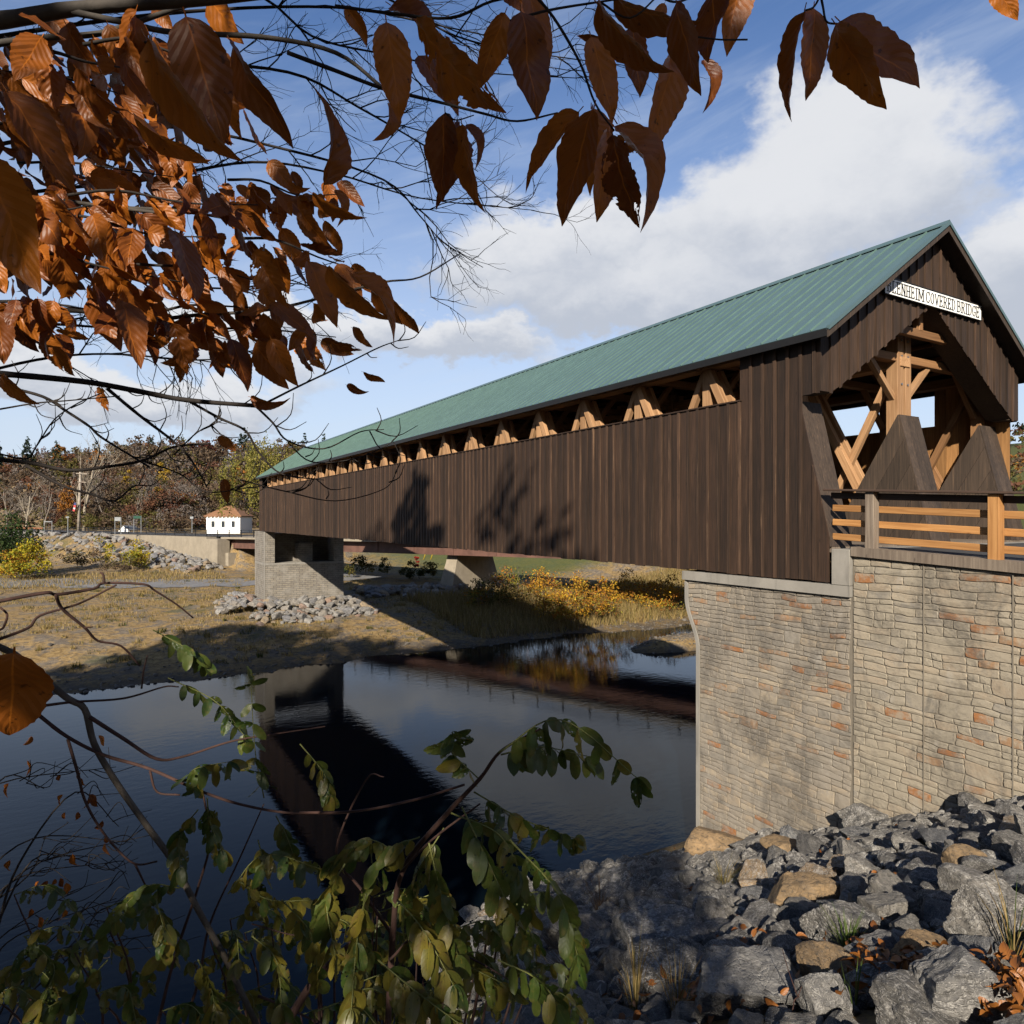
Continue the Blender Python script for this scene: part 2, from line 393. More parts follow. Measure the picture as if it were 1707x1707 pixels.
def mk_ground():
    m, T = new_mat('ground'); p = posvec(T)
    n = T.noise(p, .09, 6, .6, .6); n2 = T.noise(p, .55, 6, .65, .4); n3 = T.noise(p, 2.6, 8, .78); n4 = T.noise(p, 11, 5, .75)
    gravel = T.mix(T.maprange(n3.outputs[0], .3, .7), (.13, .105, .08), (.33, .275, .21))
    gravel = T.mix(T.maprange(n4.outputs[0], .55, .75, 0, .6), gravel, (.30, .27, .23))
    straw = T.mix(T.maprange(n3.outputs[0], .3, .7), (.18, .115, .05), (.52, .36, .16))
    green = (.075, .095, .026)
    g = T.mix(T.maprange(T.math('MULTIPLY_ADD', n3.outputs[0], .5, n2.outputs[0]), .66, .82), gravel, straw)
    g = T.mix(T.maprange(n.outputs[0], .56, .66, 0, .55), g, green)
    # the meadow beyond the far bank is mown green grass
    s = T.n('ShaderNodeSeparateXYZ', ins={0: p})
    mead = T.math('MULTIPLY', T.maprange(s.outputs[0], 34, 48), T.maprange(T.math('ADD', s.outputs[1], T.math('MULTIPLY', n2.outputs[0], 8)), 78, 86))
    g = T.mix(T.math('MULTIPLY', mead, .85), g, T.mix(n3.outputs[0], (.055, .088, .022), (.12, .135, .040)))
    # wet dark silt near the waterline
    wet = T.maprange(T.math('ADD', s.outputs[2], T.math('MULTIPLY', n2.outputs[0], .6)), -10.5, -9.6, 1, 0)
    g = T.mix(T.math('MULTIPLY', wet, .7), g, (.075, .062, .048))
    h = T.math('ADD', n3.outputs[0], T.math('MULTIPLY', n4.outputs[0], .4))
    finish(T, g, .95, h, .6, .12, .1); return m
M['ground'] = mk_ground()
M['rubble'] = mk_concrete('rubble_gap_shade', (.040, .034, .028), .5); M['cobble'] = mk_concrete('cobble', (.21, .185, .155), .6)  # rubble sheet is near black to stand for shade in the rock gaps
M['path'] = flat('gravel_path', (.24, .235, .235), .95, .18, 2.0)
def mk_water():
    m, T = new_mat('water'); p = posvec(T)
    a = T.noise(T.vmul(p, (1.0, 1.9, 1)), 1.5, 4, .55, .3); b = T.noise(T.vmul(p, (1, 1.6, 1)), 6.5, 3, .5)
    c = T.noise(p, .12, 3, .5)
    h = T.math('ADD', T.math('MULTIPLY', a.outputs[0], 1.0), T.math('MULTIPLY', b.outputs[0], .22))
    h = T.math('MULTIPLY', h, T.maprange(c.outputs[0], .35, .65, .35, 1.0))
    pr = finish(T, (.0015, .0035, .006), .025, h, .11, .06, .34, k=1.0); pr.inputs['Specular Tint'].default_value = (.60, .82, 1.0, 1); pr.inputs['IOR'].default_value = 1.25; return m  # specular tint colours the reflected sky bluer
M['water'] = mk_water()
# ------------------------------------------------------------------ terrain
WATER = -10.7
RA = Vector((20.0, 114.0)); RU_ = Vector((.4085, -.9127)); RN = Vector((-.9127, -.4085))   # road line, its direction, its camera-side normal
def sst(a, b, x):
    t = min(1.0, max(0.0, (x - a) / (b - a))); return t * t * (3 - 2 * t)
def fbm(x, y, s):
    return mnoise.fractal(Vector((x * s, y * s, 3.1)), .9, 2.0, 4)
def bank(x, y):
    z = -1.65 - .02 * x - .53 * (y if y > 0 else y * .12)
    if y > 1: z -= 2.4 * sst(.62, .28, x / y) * sst(1.5, 9, y)      # upstream of the rip-rap the bank drops off more steeply
    return z
def lerp_tab(tab, x):
    if x <= tab[0][0]: return tab[0][1]
    for (a, p), (b, q) in zip(tab, tab[1:]):
        if x <= b: return p + (q - p) * (x - a) / (b - a)
    return tab[-1][1]
FAR = [(44, -11.5), (48.5, -10.95), (50.5, -10.55), (56, -9.75), (62, -9.0), (75, -8.5), (100, -8.15), (130, -7.6), (400, -6)]
def height(x, y):
    if y < 30:
        z = max(bank(x, y), -11.6)
        if y < 17: z += .05 * fbm(x, y, .8)
        if x < -3: z = max(z + .1 * min(20, -3 - x) * sst(0, 14, y) , -11.6) if y < 15.6 else z
        if x > 13.3 and x < 26 and y < 8.41: z = -.85 - .045 * (8.4 - max(y, -20))
        elif x >= 26 and y < 17: z = max(z, -.95 - .5 * max(0, y - 2))
    else:
        shore = 1.8 * fbm(x, 0, .05) + 1.0 * fbm(x, y, .3)
        z = lerp_tab(FAR, y + shore) + .10 * fbm(x, y, .35)
    # gravel bar in the river
    d = math.hypot((x - 42.5) / 10, (y - 41.8) / 3.6)
    if d < 1.2: z = max(z, -11.6 + 1.65 * (1 - sst(.25, 1.15, d)) + .12 * fbm(x, y, .6))
    if y > 45:
        P = Vector((x, y)) - RA; ds = P.dot(RN); al = P.dot(RU_)
        k = 1 - sst(-1.0, 7.0, al)                      # road embankment ends at the highway bridge
        emb = -3.35
        if ds > 0:
            foot = emb + (z - emb) * sst(-36, 6, al) * .85
            top = emb if ds < 4.6 else foot + (z - foot) * sst(7.5, 16.0, ds)
        else: top = emb - .25 * sst(5, 12, -ds)
        z = z + (max(top, z) - z) * k if ds > 0 else z + (top - z) * max(k, sst(10, 40, -ds))
        hd = min(y - 185, (-ds - 14) * 2.2)             # wooded hill behind the road
        if hd > 0: z += 25 * sst(0, 150, hd) * (1 + .22 * fbm(x, y, .007)) + 20 * sst(160, 700, hd)
        # wooded ridge far to the right
        rr = x - 250 - .25 * (y - 100)
        if rr > 0: z = max(z, -8 + 62 * sst(0, 320, rr) * (1 + .2 * fbm(x, y, .004)))
    else:
        rr = x - 230 - .2 * abs(y)
        if rr > 0: z = max(z, -8 + 62 * sst(0, 320, rr) * (1 + .2 * fbm(x, y, .004)))
    return z
def coords(lo, f0, f1, hi, step, extra=()):
    c = list(np.arange(f0, f1, step)); s = step; x = f0
    while x > lo: s *= 1.16; x -= s; c.append(x)
    s = step; x = f1
    while x < hi: c.append(x); s *= 1.16; x += s
    return sorted(set(round(float(v), 3) for v in c) | set(extra))
XS = coords(-900, -26, 66, 1500, .85, (13.12, 13.45)); YS = coords(-500, -6, 152, 1500, .85, (8.35, 8.45))
nx, ny = len(XS), len(YS)
V = [(x, y, height(x, y)) for y in YS for x in XS]
Fs = [(j * nx + i, j * nx + i + 1, (j + 1) * nx + i + 1, (j + 1) * nx + i) for j in range(ny - 1) for i in range(nx - 1)]
terrain = struct(add('terrain', mesh_of('terrain', V, Fs, M['ground'], True)))
river = struct(add('river', mesh_of('river', [(-900, 6, WATER), (1500, 6, WATER), (1500, 62, WATER), (-900, 62, WATER)], [(0, 1, 2, 3)], M['water'])))

def ribbon(name, pts, wid, mat, lift=.05):
    P = spline([Vector((x, y, 0)) for x, y in pts], 10); V = []; Fs = []
    for i, p in enumerate(P):
        d = (P[min(i + 1, len(P) - 1)] - P[max(0, i - 1)]).normalized(); n = Vector((-d.y, d.x, 0))
        ww = wid * (1 + .12 * math.sin(i * 1.7))
        for s in (-1, -.33, .33, 1):
            q = p + n * ww / 2 * s; V.append((q.x, q.y, height(q.x, q.y) + lift))
        if i: 
            for k in range(3): a = (i - 1) * 4 + k; Fs.append((a, a + 1, a + 5, a + 4))
    return struct(add(name, mesh_of(name, V, Fs, mat, True)))
ribbon('gravel_path', [(-40, 122), (-18, 108), (0, 97.5), (10, 93), (20, 91), (32, 94)], 9.0, M['path'], .06)
ribbon('meadow_path', [(48, 98), (56, 98), (66, 92), (74, 84), (80, 76), (86, 60)], 2.6, M['path'], .12)

# ------------------------------------------------------------------ covered bridge
D = 13.0; WID = 8.7; XC = D + WID / 2; XB = D + WID
Y0, Y1 = 9.1, 70.8                       # gable face of the near portal, far end of the siding
ZB, ZS, ZE = -1.36, 2.76, 3.95           # siding foot, sill of the long opening, eave
RZ, EX, EZ = 7.05, 12.72, 3.90           # ridge height; eave edge
SL = (RZ - EZ) / (XC - EX)
def roof_z(x): return RZ - SL * abs(x - XC)
br = thing('covered_bridge', 'long dark brown covered timber bridge with green metal roof over the river', 'covered bridge', (D, Y0, ZB))
OFF = Matrix.Translation(-Vector((D, Y0, ZB)))
class Base:
    """parts are written in world coordinates and parented to an Empty at the thing's base"""
    def __init__(s, root): s.root = root; s.o = Vector(root.location)
    def box(s, name, lo, hi, mat, ch=0.0): return box(name, Vector(lo) - s.o, Vector(hi) - s.o, mat, s.root, ch)
    def beam(s, name, a, b, wx, wy, mat, ch=.008, up=(1, 0, 0)): return beam(name, Vector(a) - s.o, Vector(b) - s.o, wx, wy, mat, s.root, ch, up)
    def poly(s, name, poly, axis, a, b, mat):
        k = (s.o.y, s.o.z) if axis == 'x' else (s.o.x, s.o.z); d = s.o.x if axis == 'x' else s.o.y
        return prism(name, [(p - k[0], q - k[1]) for p, q in poly], axis, a - d, b - d, mat, s.root)
    def mesh(s, name, V, Fs, mat, smooth=False): return add(name, mesh_of(name, [Vector(v) - s.o for v in V], Fs, mat, smooth), s.root)
    def put(s, name, me, mtx): return add(name, me, s.root, mtx=Matrix.Translation(-s.o) @ mtx)
B = Base(br)
PITCH = .335
YO = 11.18                                # the long opening starts here
def wall_top(y): return roof_z(D) - .16 if (y < YO or y > 69.6) else ZS
def slant(y): return 2.5 - (9.6 - y) / .239
k = 0; y = 8.90
while y < Y1 - .02:
    yb = min(y + PITCH, Y1); jit = random.uniform(-.018, .018)
    x0 = D + random.uniform(-.004, .004)
    def pieces(a, b):
        """z spans (with a slanted head where the wall meets the raking end) of a strip a..b"""
        out = []
        if b <= 9.6 + 1e-6 or a < 9.6:
            za, zb = min(2.5, slant(max(a, 8.87))), min(2.5, slant(b))
            if zb > ZB + .2: out.append([(a, ZB + jit), (b, ZB + jit), (b, zb), (a, max(za, ZB + jit + .05))])
            if b > Y0 + .02: aa = max(a, Y0 + .03); out.append([(aa, 2.64), (b, 2.64), (b, wall_top(b)), (aa, wall_top(b))])
            if a < 9.6 < b:
                out = [[(a, ZB + jit), (b, ZB + jit), (b, wall_top(b)), (max(a, Y0), wall_top(b)), (max(a, Y0), 2.64), (9.6, 2.6), (a, min(2.5, slant(a)))]]
        else:
            out.append([(a, ZB + jit), (b, ZB + jit), (b, wall_top(.5 * (a + b))), (a, wall_top(.5 * (a + b)))])
        return out
    for q in pieces(y + .004, yb - .004): B.poly('siding_board', q, 'x', x0, x0 + .03, M['siding'])
    bw = .038; yy = yb
    if yy < Y1 - .05:
        for q in pieces(yy - bw, yy + bw):
            if len(q) == 7: q = [(yy - bw, ZB + jit), (yy + bw, ZB + jit), (yy + bw, wall_top(yy)), (yy - bw, wall_top(yy))]
            q = [(a, z - (.012 if i > 1 else -.006)) for i, (a, z) in enumerate(q)]
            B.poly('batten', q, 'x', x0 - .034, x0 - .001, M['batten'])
    y += PITCH
B.box('sill_board', (D - .045, YO, ZS + .002), (D + .22, 69.6, ZS + .035), M['siding'])
B.box('corner_board', (D - .03, Y1, ZB), (D + .1, Y1 + .03, roof_z(D) - .16), M['siding'])
# far wall: pine boards seen from inside, dark battens outside
y = 9.3
while y < Y1 - .02:
    yb = min(y + PITCH, Y1); top = wall_top(.5 * (y + yb))
    B.box('inner_board', (XB - .03, y + .003, ZB), (XB, yb - .003, top), M['inner_board']); y += PITCH
B.box('outer_cladding', (XB + .002, 9.3, ZB), (XB + .03, YO - .05, 3.8), M['siding']); B.box('outer_cladding', (XB + .002, YO, ZB), (XB + .03, Y1, ZS), M['siding'])
# gable of the near portal
def vee(x): return 2.67 + .6456 * max(0.0, 3.95 - abs(x - XC))
nb = 26; bwid = WID / nb
for i in range(nb):
    xa, xb = D + i * bwid + .003, D + (i + 1) * bwid - .003
    def edge(x, up): return (roof_z(x) - .14) if up else vee(x)
    j = random.uniform(-.02, .02); d = random.uniform(-.003, .003)
    B.poly('gable_board', [(xa, edge(xa, 0) + j), (xb, edge(xb, 0) + j), (xb, edge(xb, 1)), (xa, edge(xa, 1))], 'y', Y0 + d, Y0 + .028 + d, M['gable'])
    if i < nb - 1:
        x = xb + .003; a, b = x - .034, x + .034
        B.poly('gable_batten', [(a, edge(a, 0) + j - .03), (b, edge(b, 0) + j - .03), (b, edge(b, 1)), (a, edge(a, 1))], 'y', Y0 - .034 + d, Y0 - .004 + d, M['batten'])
for s in (-1, 1):                         # soffit under the raking edge and the short level returns at the sides
    xa, xe, xp = XC + s * (XC - D - .04), XC + s * (XC - 13.42), XC + s * .02
    dz = .02
    V = [(xe, Y0 + .04, vee(xe) + dz), (xp, Y0 + .04, vee(xp) + dz), (xp, Y0 + .62, vee(xp) + dz), (xe, Y0 + .62, vee(xe) + dz)]
    V += [(a, b, c + .03) for a, b, c in V]
    B.mesh('soffit', V, [(0, 1, 2, 3), (7, 6, 5, 4), (0, 4, 5, 1), (1, 5, 6, 2), (2, 6, 7, 3), (3, 7, 4, 0)], M['fin'])
    B.box('soffit', (min(xa, xe), Y0 + .04, 2.67), (max(xa, xe), Y0 + .5, 2.70), M['fin'])
B.box('portal_return', (XB - .03, Y0 + .03, 2.64), (XB, 9.3, roof_z(XB) - .16), M['siding'])
B.poly('far_gable', [(D, 2.7), (XB, 2.7), (XB, roof_z(XB) - .14), (XC, RZ - .14), (D, roof_z(D) - .14)], 'y', Y1 - .03, Y1 - .003, M['siding'])
# raking end covers of the three trusses
for (x0, x1, full) in ((D + .032, D + .80, False), (16.92, 17.78, True), (XB - .86, XB - .032, True)):
    n = 3; wv = (x1 - x0) / n
    for i in range(n):
        a, b = x0 + i * wv + .003, x0 + (i + 1) * wv - .003; yt, yb_ = 9.66, 8.89
        V = [(a, yb_, -.62), (b, yb_, -.62), (b, yt, 2.55), (a, yt, 2.55), (a, yb_ + .04, -.62), (b, yb_ + .04, -.62), (b, yt + .04, 2.55), (a, yt + .04, 2.55)]
        B.mesh('end_board', V, [(0, 1, 2, 3), (7, 6, 5, 4), (0, 4, 5, 1), (1, 5, 6, 2), (2, 6, 7, 3), (3, 7, 4, 0)], M['fin'])
    if full:
        for xs in (x0 - .028, x1 + .002):
            nbd = 5
            for i in range(nbd):          # boards run parallel to the raking back edge
                t0, t1 = i / nbd, (i + 1) / nbd - .004
                yt, yb_, bk = 9.70, 8.93, 11.55
                f = lambda t: (yb_ + (bk - yb_) * t, -.62)
                # triangle (foot front, foot back, apex) sliced by lines parallel to the back edge
                def cut(t):
                    p = f(t); return [p, (yb_ + (yt - yb_) * t, -.62 + (2.55 + .62) * t)]
                (p0, q0), (p1, q1) = cut(t0), cut(t1)
                poly = [p0, p1, q1] if i == 0 else [p0, p1, q1, q0]
                B.poly('end_board', poly, 'x', xs, xs + .026, M['fin'])
# trusses: posts, paired main braces and single counter braces
PAN = 2.66; ZT, ZL = 3.80, -.95
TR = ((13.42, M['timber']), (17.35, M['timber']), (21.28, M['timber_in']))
npan = 23
for xt, tm in TR:
    for k in range(npan + 1):
        yk = 9.93 + PAN * k
        if yk > 70.7: break
        if xt == 17.35: 
            for s in (-.17, .17): B.beam('truss_post', (xt + s, yk, ZL), (xt + s, yk, 4.75 if k == 0 else 4.3), .26, .30, tm)
        else: B.beam('truss_post', (xt, yk, ZL), (xt, yk, ZT), .24, .27, tm)
        if k < npan and yk + PAN < 70.9:
            a, b = yk + .16, yk + PAN - .16; sec = .21
            if yk < 40: a, b = b, a
            B.beam('brace', (xt - .17, a, ZT - .08), (xt - .17, b, ZL + .12), .15, sec, tm)
            B.beam('brace', (xt + .17, a, ZT - .08), (xt + .17, b, ZL + .12), .15, sec, tm)
            B.beam('counter_brace', (xt, b, ZT - .08), (xt, a, ZL + .12), .15, .17, tm)
    B.beam('top_chord', (xt, 9.75, ZT + .12), (xt, 70.6, ZT + .12), .42, .24, tm); B.beam('bottom_chord', (xt, 9.2, ZL - .1), (xt, 70.6, ZL - .1), .5, .36, tm)
for k in range(npan + 1):                 # tie beams, rafters, knee braces at every panel
    yk = 9.93 + PAN * k
    if yk > 70.7: break
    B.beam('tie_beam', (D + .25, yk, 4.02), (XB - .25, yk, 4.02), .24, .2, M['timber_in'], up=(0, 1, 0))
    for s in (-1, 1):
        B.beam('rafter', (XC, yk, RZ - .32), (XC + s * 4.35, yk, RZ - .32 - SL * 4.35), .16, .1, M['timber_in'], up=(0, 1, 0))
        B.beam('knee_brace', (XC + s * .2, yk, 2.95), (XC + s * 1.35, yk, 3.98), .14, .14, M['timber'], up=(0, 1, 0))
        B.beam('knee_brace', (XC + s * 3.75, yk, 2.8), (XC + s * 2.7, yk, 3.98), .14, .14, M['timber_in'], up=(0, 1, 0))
B.beam('collar_beam', (XC - 2.5, 9.45, 4.55), (XC + 2.5, 9.45, 4.55), .20, .15, M['timber_in'], up=(0, 0, 1))
B.beam('king_post', (XC, 9.45, 4.62), (XC, 9.45, 6.4), .17, .17, M['timber_in'])
for xb in (17.13, 17.40):                 # washers on the portal post
    for z in (4.45, 3.35, 4.05):
        bm = bmesh.new(); bmesh.ops.create_cone(bm, cap_ends=True, segments=8, radius1=.035, radius2=.028, depth=.03); me = bpy.data.meshes.new('bolt'); bm.to_mesh(me); bm.free(); me.materials.append(M['bolt'])
        B.put('bolt', me, Matrix.Translation((xb + .08, 9.77, z)) @ Matrix.Rotation(R(90), 4, 'X'))
B.box('deck', (D + .1, 8.9, -.74), (XB - .1, Y1, -.62), M['weathered'])
B.box('floor_frame', (D + .2, 9.3, -1.25), (XB - .2, Y1 - .2, -.75), M['fin'])
# roof: standing-seam panels, both slopes
PW = .42; RL = math.hypot(XC - EX, RZ - EZ); ra = math.atan(SL)
bm = bmesh.new()
def bmbox(bm, lo, hi):
    r = bmesh.ops.create_cube(bm, size=1.0); lo = Vector(lo); hi = Vector(hi)
    for v in r['verts']: v.co = Vector(((v.co[i] + .5) * (hi[i] - lo[i]) + lo[i]) for i in range(3))
    return r['verts']
bmbox(bm, (0, .002, -.018), (RL, PW - .002, 0))
pv = bm.faces[:]; 
bmbox(bm, (.01, PW - .009, -.01), (RL - .06, PW + .009, .030))
for f in bm.faces: f.material_index = 0 if f in pv else 1
pm = bpy.data.meshes.new('roof_panel'); bm.to_mesh(pm); bm.free(); pm.materials.append(M['roof']); pm.materials.append(M['seam'])
YR0, YR1 = 8.72, 71.3
npn = int((YR1 - YR0) / PW)
for s in (-1, 1):
    for i in range(npn):
        yy = YR0 + i * PW
        if s < 0:
            mt = Matrix.Translation((EX, yy, EZ)) @ Matrix.Rotation(-ra, 4, 'Y')
        else:
            mt = Matrix.Translation((2 * XC - EX, yy + PW, EZ)) @ Matrix.Rotation(math.pi, 4, 'Z') @ Matrix.Rotation(-ra, 4, 'Y')
        B.put('roof_panel', pm, mt)
for s in (-1, 1):
    X = lambda x: XC + s * x
    e = XC - EX
    # roof boarding below the metal, eave fascia, rake boards, ridge flashing
    V = [(X(0), YR0 + .02, RZ - .03), (X(e - .05), YR0 + .02, RZ - .03 - SL * (e - .05)), (X(e - .05), YR1 - .02, RZ - .03 - SL * (e - .05)), (X(0), YR1 - .02, RZ - .03)]
    V += [(a, b, c - .06) for a, b, c in V]
    B.mesh('roof_boarding', V, [(0, 1, 2, 3), (7, 6, 5, 4), (0, 4, 5, 1), (1, 5, 6, 2), (2, 6, 7, 3), (3, 7, 4, 0)], M['fin'])
    a, b = sorted((X(e - .06), X(e - .005))); B.box('fascia', (a, YR0 + .03, EZ - .17), (b, YR1 - .03, EZ - .012), M['trim'])
    V = [(X(0), YR0 + .0, RZ - .022), (X(e), YR0 + .0, EZ - .022), (X(e), YR0, EZ - .20), (X(0), YR0, RZ - .20)]
    V += [(p, q + .035, r) for p, q, r in V]
    B.mesh('rake_board', V, [(0, 1, 2, 3), (7, 6, 5, 4), (0, 4, 5, 1), (1, 5, 6, 2), (2, 6, 7, 3), (3, 7, 4, 0)], M['fin'])
    V = [(X(0), YR0 - .03, RZ + .045), (X(e), YR0 - .03, EZ + .04), (X(e), YR0 - .03, EZ - .05), (X(0), YR0 - .03, RZ - .05)]
    V += [(p, q + .07, r) for p, q, r in V]
    B.mesh('rake_flashing', V, [(0, 1, 2, 3), (7, 6, 5, 4), (0, 4, 5, 1), (1, 5, 6, 2), (2, 6, 7, 3), (3, 7, 4, 0)], M['roof'])
    a0, a1 = (X(-.01), X(.20)); z0, z1 = RZ + .07, RZ + .07 - SL * .20
    V = [(a0, YR0 - .02, z0), (a1, YR0 - .02, z1), (a1, YR1, z1), (a0, YR1, z0)]; V += [(p, q, r - .03) for p, q, r in V]
    B.mesh('ridge_flashing', V, [(0, 1, 2, 3), (7, 6, 5, 4), (0, 4, 5, 1), (1, 5, 6, 2), (2, 6, 7, 3), (3, 7, 4, 0)], M['roof'])
    for i in range(9):                    # purlins under the overhang
        x = X(.5 + i * .48); z = RZ - .17 - SL * (.5 + i * .48)
        B.beam('purlin', (x, Y0 + .06, z), (x, YR1 - .05, z), .09, .1, M['timber_in'])

# ------------------------------------------------------------------ sign on the gable
sg = thing('bridge_sign', 'long white wooden name sign with black capitals below the gable peak', 'sign', (15.2, Y0 - .06, 5.1)); S = Base(sg)
S.box('sign_board', (15.2, Y0 - .085, 5.10), (19.5, Y0 - .045, 5.475), M['white'], .004)
for lo, hi in (((15.19, Y0 - .10, 5.475), (19.51, Y0 - .04, 5.492)), ((15.19, Y0 - .10, 5.083), (19.51, Y0 - .04, 5.10)), ((15.185, Y0 - .10, 5.10), (15.2, Y0 - .04, 5.475)), ((19.5, Y0 - .10, 5.10), (19.515, Y0 - .04, 5.475))):
    S.box('sign_frame', lo, hi, M['trim'])
for x in np.arange(15.4, 19.4, .335): S.box('sign_bracket', (x, Y0 - .045, 5.12), (x + .05, Y0 - .034, 5.45), M['trim'])
ST = {  # letters as strokes in a 1-wide, 1-high box; stems get serifs
 'B': [('I', .18), [(.18, 1), (.55, 1), (.75, .9), (.75, .62), (.55, .53), (.18, .53)], [(.55, .53), (.82, .42), (.82, .12), (.6, 0), (.18, 0)]],
 'L': [('I', .2), [(.2, 0), (.82, 0), (.82, .2)]], 'E': [('I', .2), [(.2, 1), (.8, 1), (.8, .84)], [(.2, .52), (.62, .52), ], [(.62, .42), (.62, .62)], [(.2, 0), (.84, 0), (.84, .18)]],
 'N': [('I', .14), ('I', .86), [(.14, 1), (.86, 0)]], 'H': [('I', .16), ('I', .84), [(.16, .52), (.84, .52)]], 'I': [('I', .5)],
 'M': [('I', .1), ('I', .9), [(.1, 1), (.5, .15), (.9, 1)]], 'C': [[(.86, .72), (.8, .92), (.55, 1), (.25, .88), (.13, .5), (.25, .12), (.55, 0), (.8, .08), (.88, .28)], [(.86, .72), (.86, .98)]],
 'O': [[(.5, 1), (.2, .85), (.1, .5), (.2, .15), (.5, 0), (.8, .15), (.9, .5), (.8, .85), (.5, 1)]], 'V': [[(.1, 1), (.5, 0), (.9, 1)], [(-.02, 1), (.22, 1)], [(.78, 1), (1.02, 1)]],
 'R': [('I', .18), [(.18, 1), (.58, 1), (.78, .9), (.78, .62), (.55, .52), (.18, .52)], [(.5, .52), (.86, 0), (.98, 0)]],
 'D': [('I', .18), [(.18, 1), (.5, 1), (.8, .85), (.9, .5), (.8, .15), (.5, 0), (.18, 0)]], 'G': [[(.86, .75), (.78, .93), (.52, 1), (.22, .86), (.12, .5), (.22, .14), (.52, 0), (.84, .1), (.84, .42)], [(.62, .42), (1, .42)], [(.86, .72), (.86, .97)]]}
def letter(ch, x0, wd, z0, hh):
    V = []; Fs = []
    def seg(a, b, th):
        a = Vector((x0 + a[0] * wd, 0, z0 + a[1] * hh)); b = Vector((x0 + b[0] * wd, 0, z0 + b[1] * hh)); d = (b - a)
        if d.length < 1e-6: return
        d.normalize(); n = Vector((-d.z, 0, d.x)) * th / 2; a = a - d * th * .35; b = b + d * th * .35; k = len(V)
        for yy in (Y0 - .098, Y0 - .086):
            for p in (a - n, b - n, b + n, a + n): V.append((p.x, yy - k * 3e-5, p.z))
        Fs.extend([tuple(k + i for i in f) for f in ((0, 1, 2, 3), (7, 6, 5, 4), (0, 4, 5, 1), (1, 5, 6, 2), (2, 6, 7, 3), (3, 7, 4, 0))])
    for s in ST[ch]:
        if s[0] == 'I':
            x = s[1]; seg((x, 0), (x, 1), .021); r = .045 / wd
            seg((x - r, 0), (x + r, 0), .012); seg((x - r, 1), (x + r, 1), .012)
        else:
            for a, b in zip(s, s[1:]):
                steep = abs(b[1] - a[1]) * hh > abs(b[0] - a[0]) * wd
                seg(a, b, .018 if steep else .011)
    S.mesh('letter', V, Fs, M['ink'])
WD = {'I': .10, 'M': .24, 'L': .155, 'E': .155}
lay = []; x = 0
for wi, word in enumerate(('BLENHEIM', 'COVERED', 'BRIDGE')):
    for ch in word: wv = WD.get(ch, .175); lay.append((ch, x, wv)); x += wv + .033
    x += .06
k = (19.42 - 15.29) / (x - .06)
for ch, xx, wv in lay: letter(ch, 15.29 + xx * k, wv * k, 5.155, .262)

# ------------------------------------------------------------------ stone-faced abutment and wing wall
def stone_courses(ya, yb, za, zb, ylim, ztop, seed, big):
    """irregular ashlar: pairs of courses cut into blocks; some blocks are one tall stone"""
    rg = random.Random(seed); out = []; z = za
    while z < zb:
        h1, h2 = rg.uniform(.11, .18) * big, rg.uniform(.09, .15) * big; y = ya - rg.uniform(0, .5)
        while y < yb:
            wv = rg.uniform(.36, 1.0) * big; y2 = y + wv
            if rg.random() < .17 and wv < .62 * big: out.append((y, y2, z, z + h1 + h2))
            else:
                for (c, d) in ((z, z + h1), (z + h1, z + h1 + h2)):
                    if wv > .40 * big and rg.random() < .75:
                        m = y + wv * rg.uniform(.32, .68); out += [(y, m, c, d), (m, y2, c, d)]
                    elif False: pass
                    else: out.append((y, y2, c, d))
            y = y2
        z += h1 + h2
    return out
def warp(y, z):
    a = Vector((y * 1.9, z * 3.1, 1.7)); return y + .05 * mnoise.noise(a), z + .045 * mnoise.noise(a + Vector((9, 4, 2))) + .018 * mnoise.noise(Vector((y * 6, z * 7, 5)))
def stone_piece(y1, y2, z1, z2, xf, g, ylim, ztop, rg):
    pts = []
    cr = .018
    ring = [(y1, z1), ((2 * y1 + y2) / 3, z1), ((y1 + 2 * y2) / 3, z1), (y2, z1), (y2, (z1 + z2) / 2), (y2, z2), ((y1 + 2 * y2) / 3, z2), ((2 * y1 + y2) / 3, z2), (y1, z2), (y1, (z1 + z2) / 2)]
    cy, cz = (y1 + y2) / 2, (z1 + z2) / 2
    P = []
    for i, (a, b) in enumerate(ring):
        a, b = warp(a, b); 
        if i in (0, 3, 5, 8): a += (cy - a) * .05; b += (cz - b) * .09
        b = min(b, ztop(a)); a = min(a, ylim(b)); P.append((a, b))
    cy = sum(p[0] for p in P) / len(P); cz = sum(p[1] for p in P) / len(P)
    ext = max(p[0] for p in P) - min(p[0] for p in P), max(p[1] for p in P) - min(p[1] for p in P)
    if ext[0] < .05 or ext[1] < .035: return None
    pr = rg.uniform(.004, .012)
    def ringat(ins, x): return [(x, p[0] + (cy - p[0]) * min(.45, ins / max(.03, abs(p[0] - cy))) if abs(p[0] - cy) > .01 else p[0], p[1] + (cz - p[1]) * min(.45, ins / max(.03, abs(p[1] - cz))) if abs(p[1] - cz) > .01 else p[1]) for p in P]
    n = len(P); V = ringat(g, xf + .01) + ringat(g + .003, xf - pr * .6) + [(x + rg.uniform(-.005, .004), a, b) for x, a, b in ringat(g + .010, xf - pr)] + [(xf - pr - rg.uniform(-.003, .010), cy, cz)]
    Fs = []
    for r in range(2):
        for i in range(n): Fs.append((r * n + i, r * n + (i + 1) % n, (r + 1) * n + (i + 1) % n, (r + 1) * n + i))
    for i in range(n): Fs.append((2 * n + i, 2 * n + (i + 1) % n, 3 * n))
    return V, [f[::-1] for f in Fs]
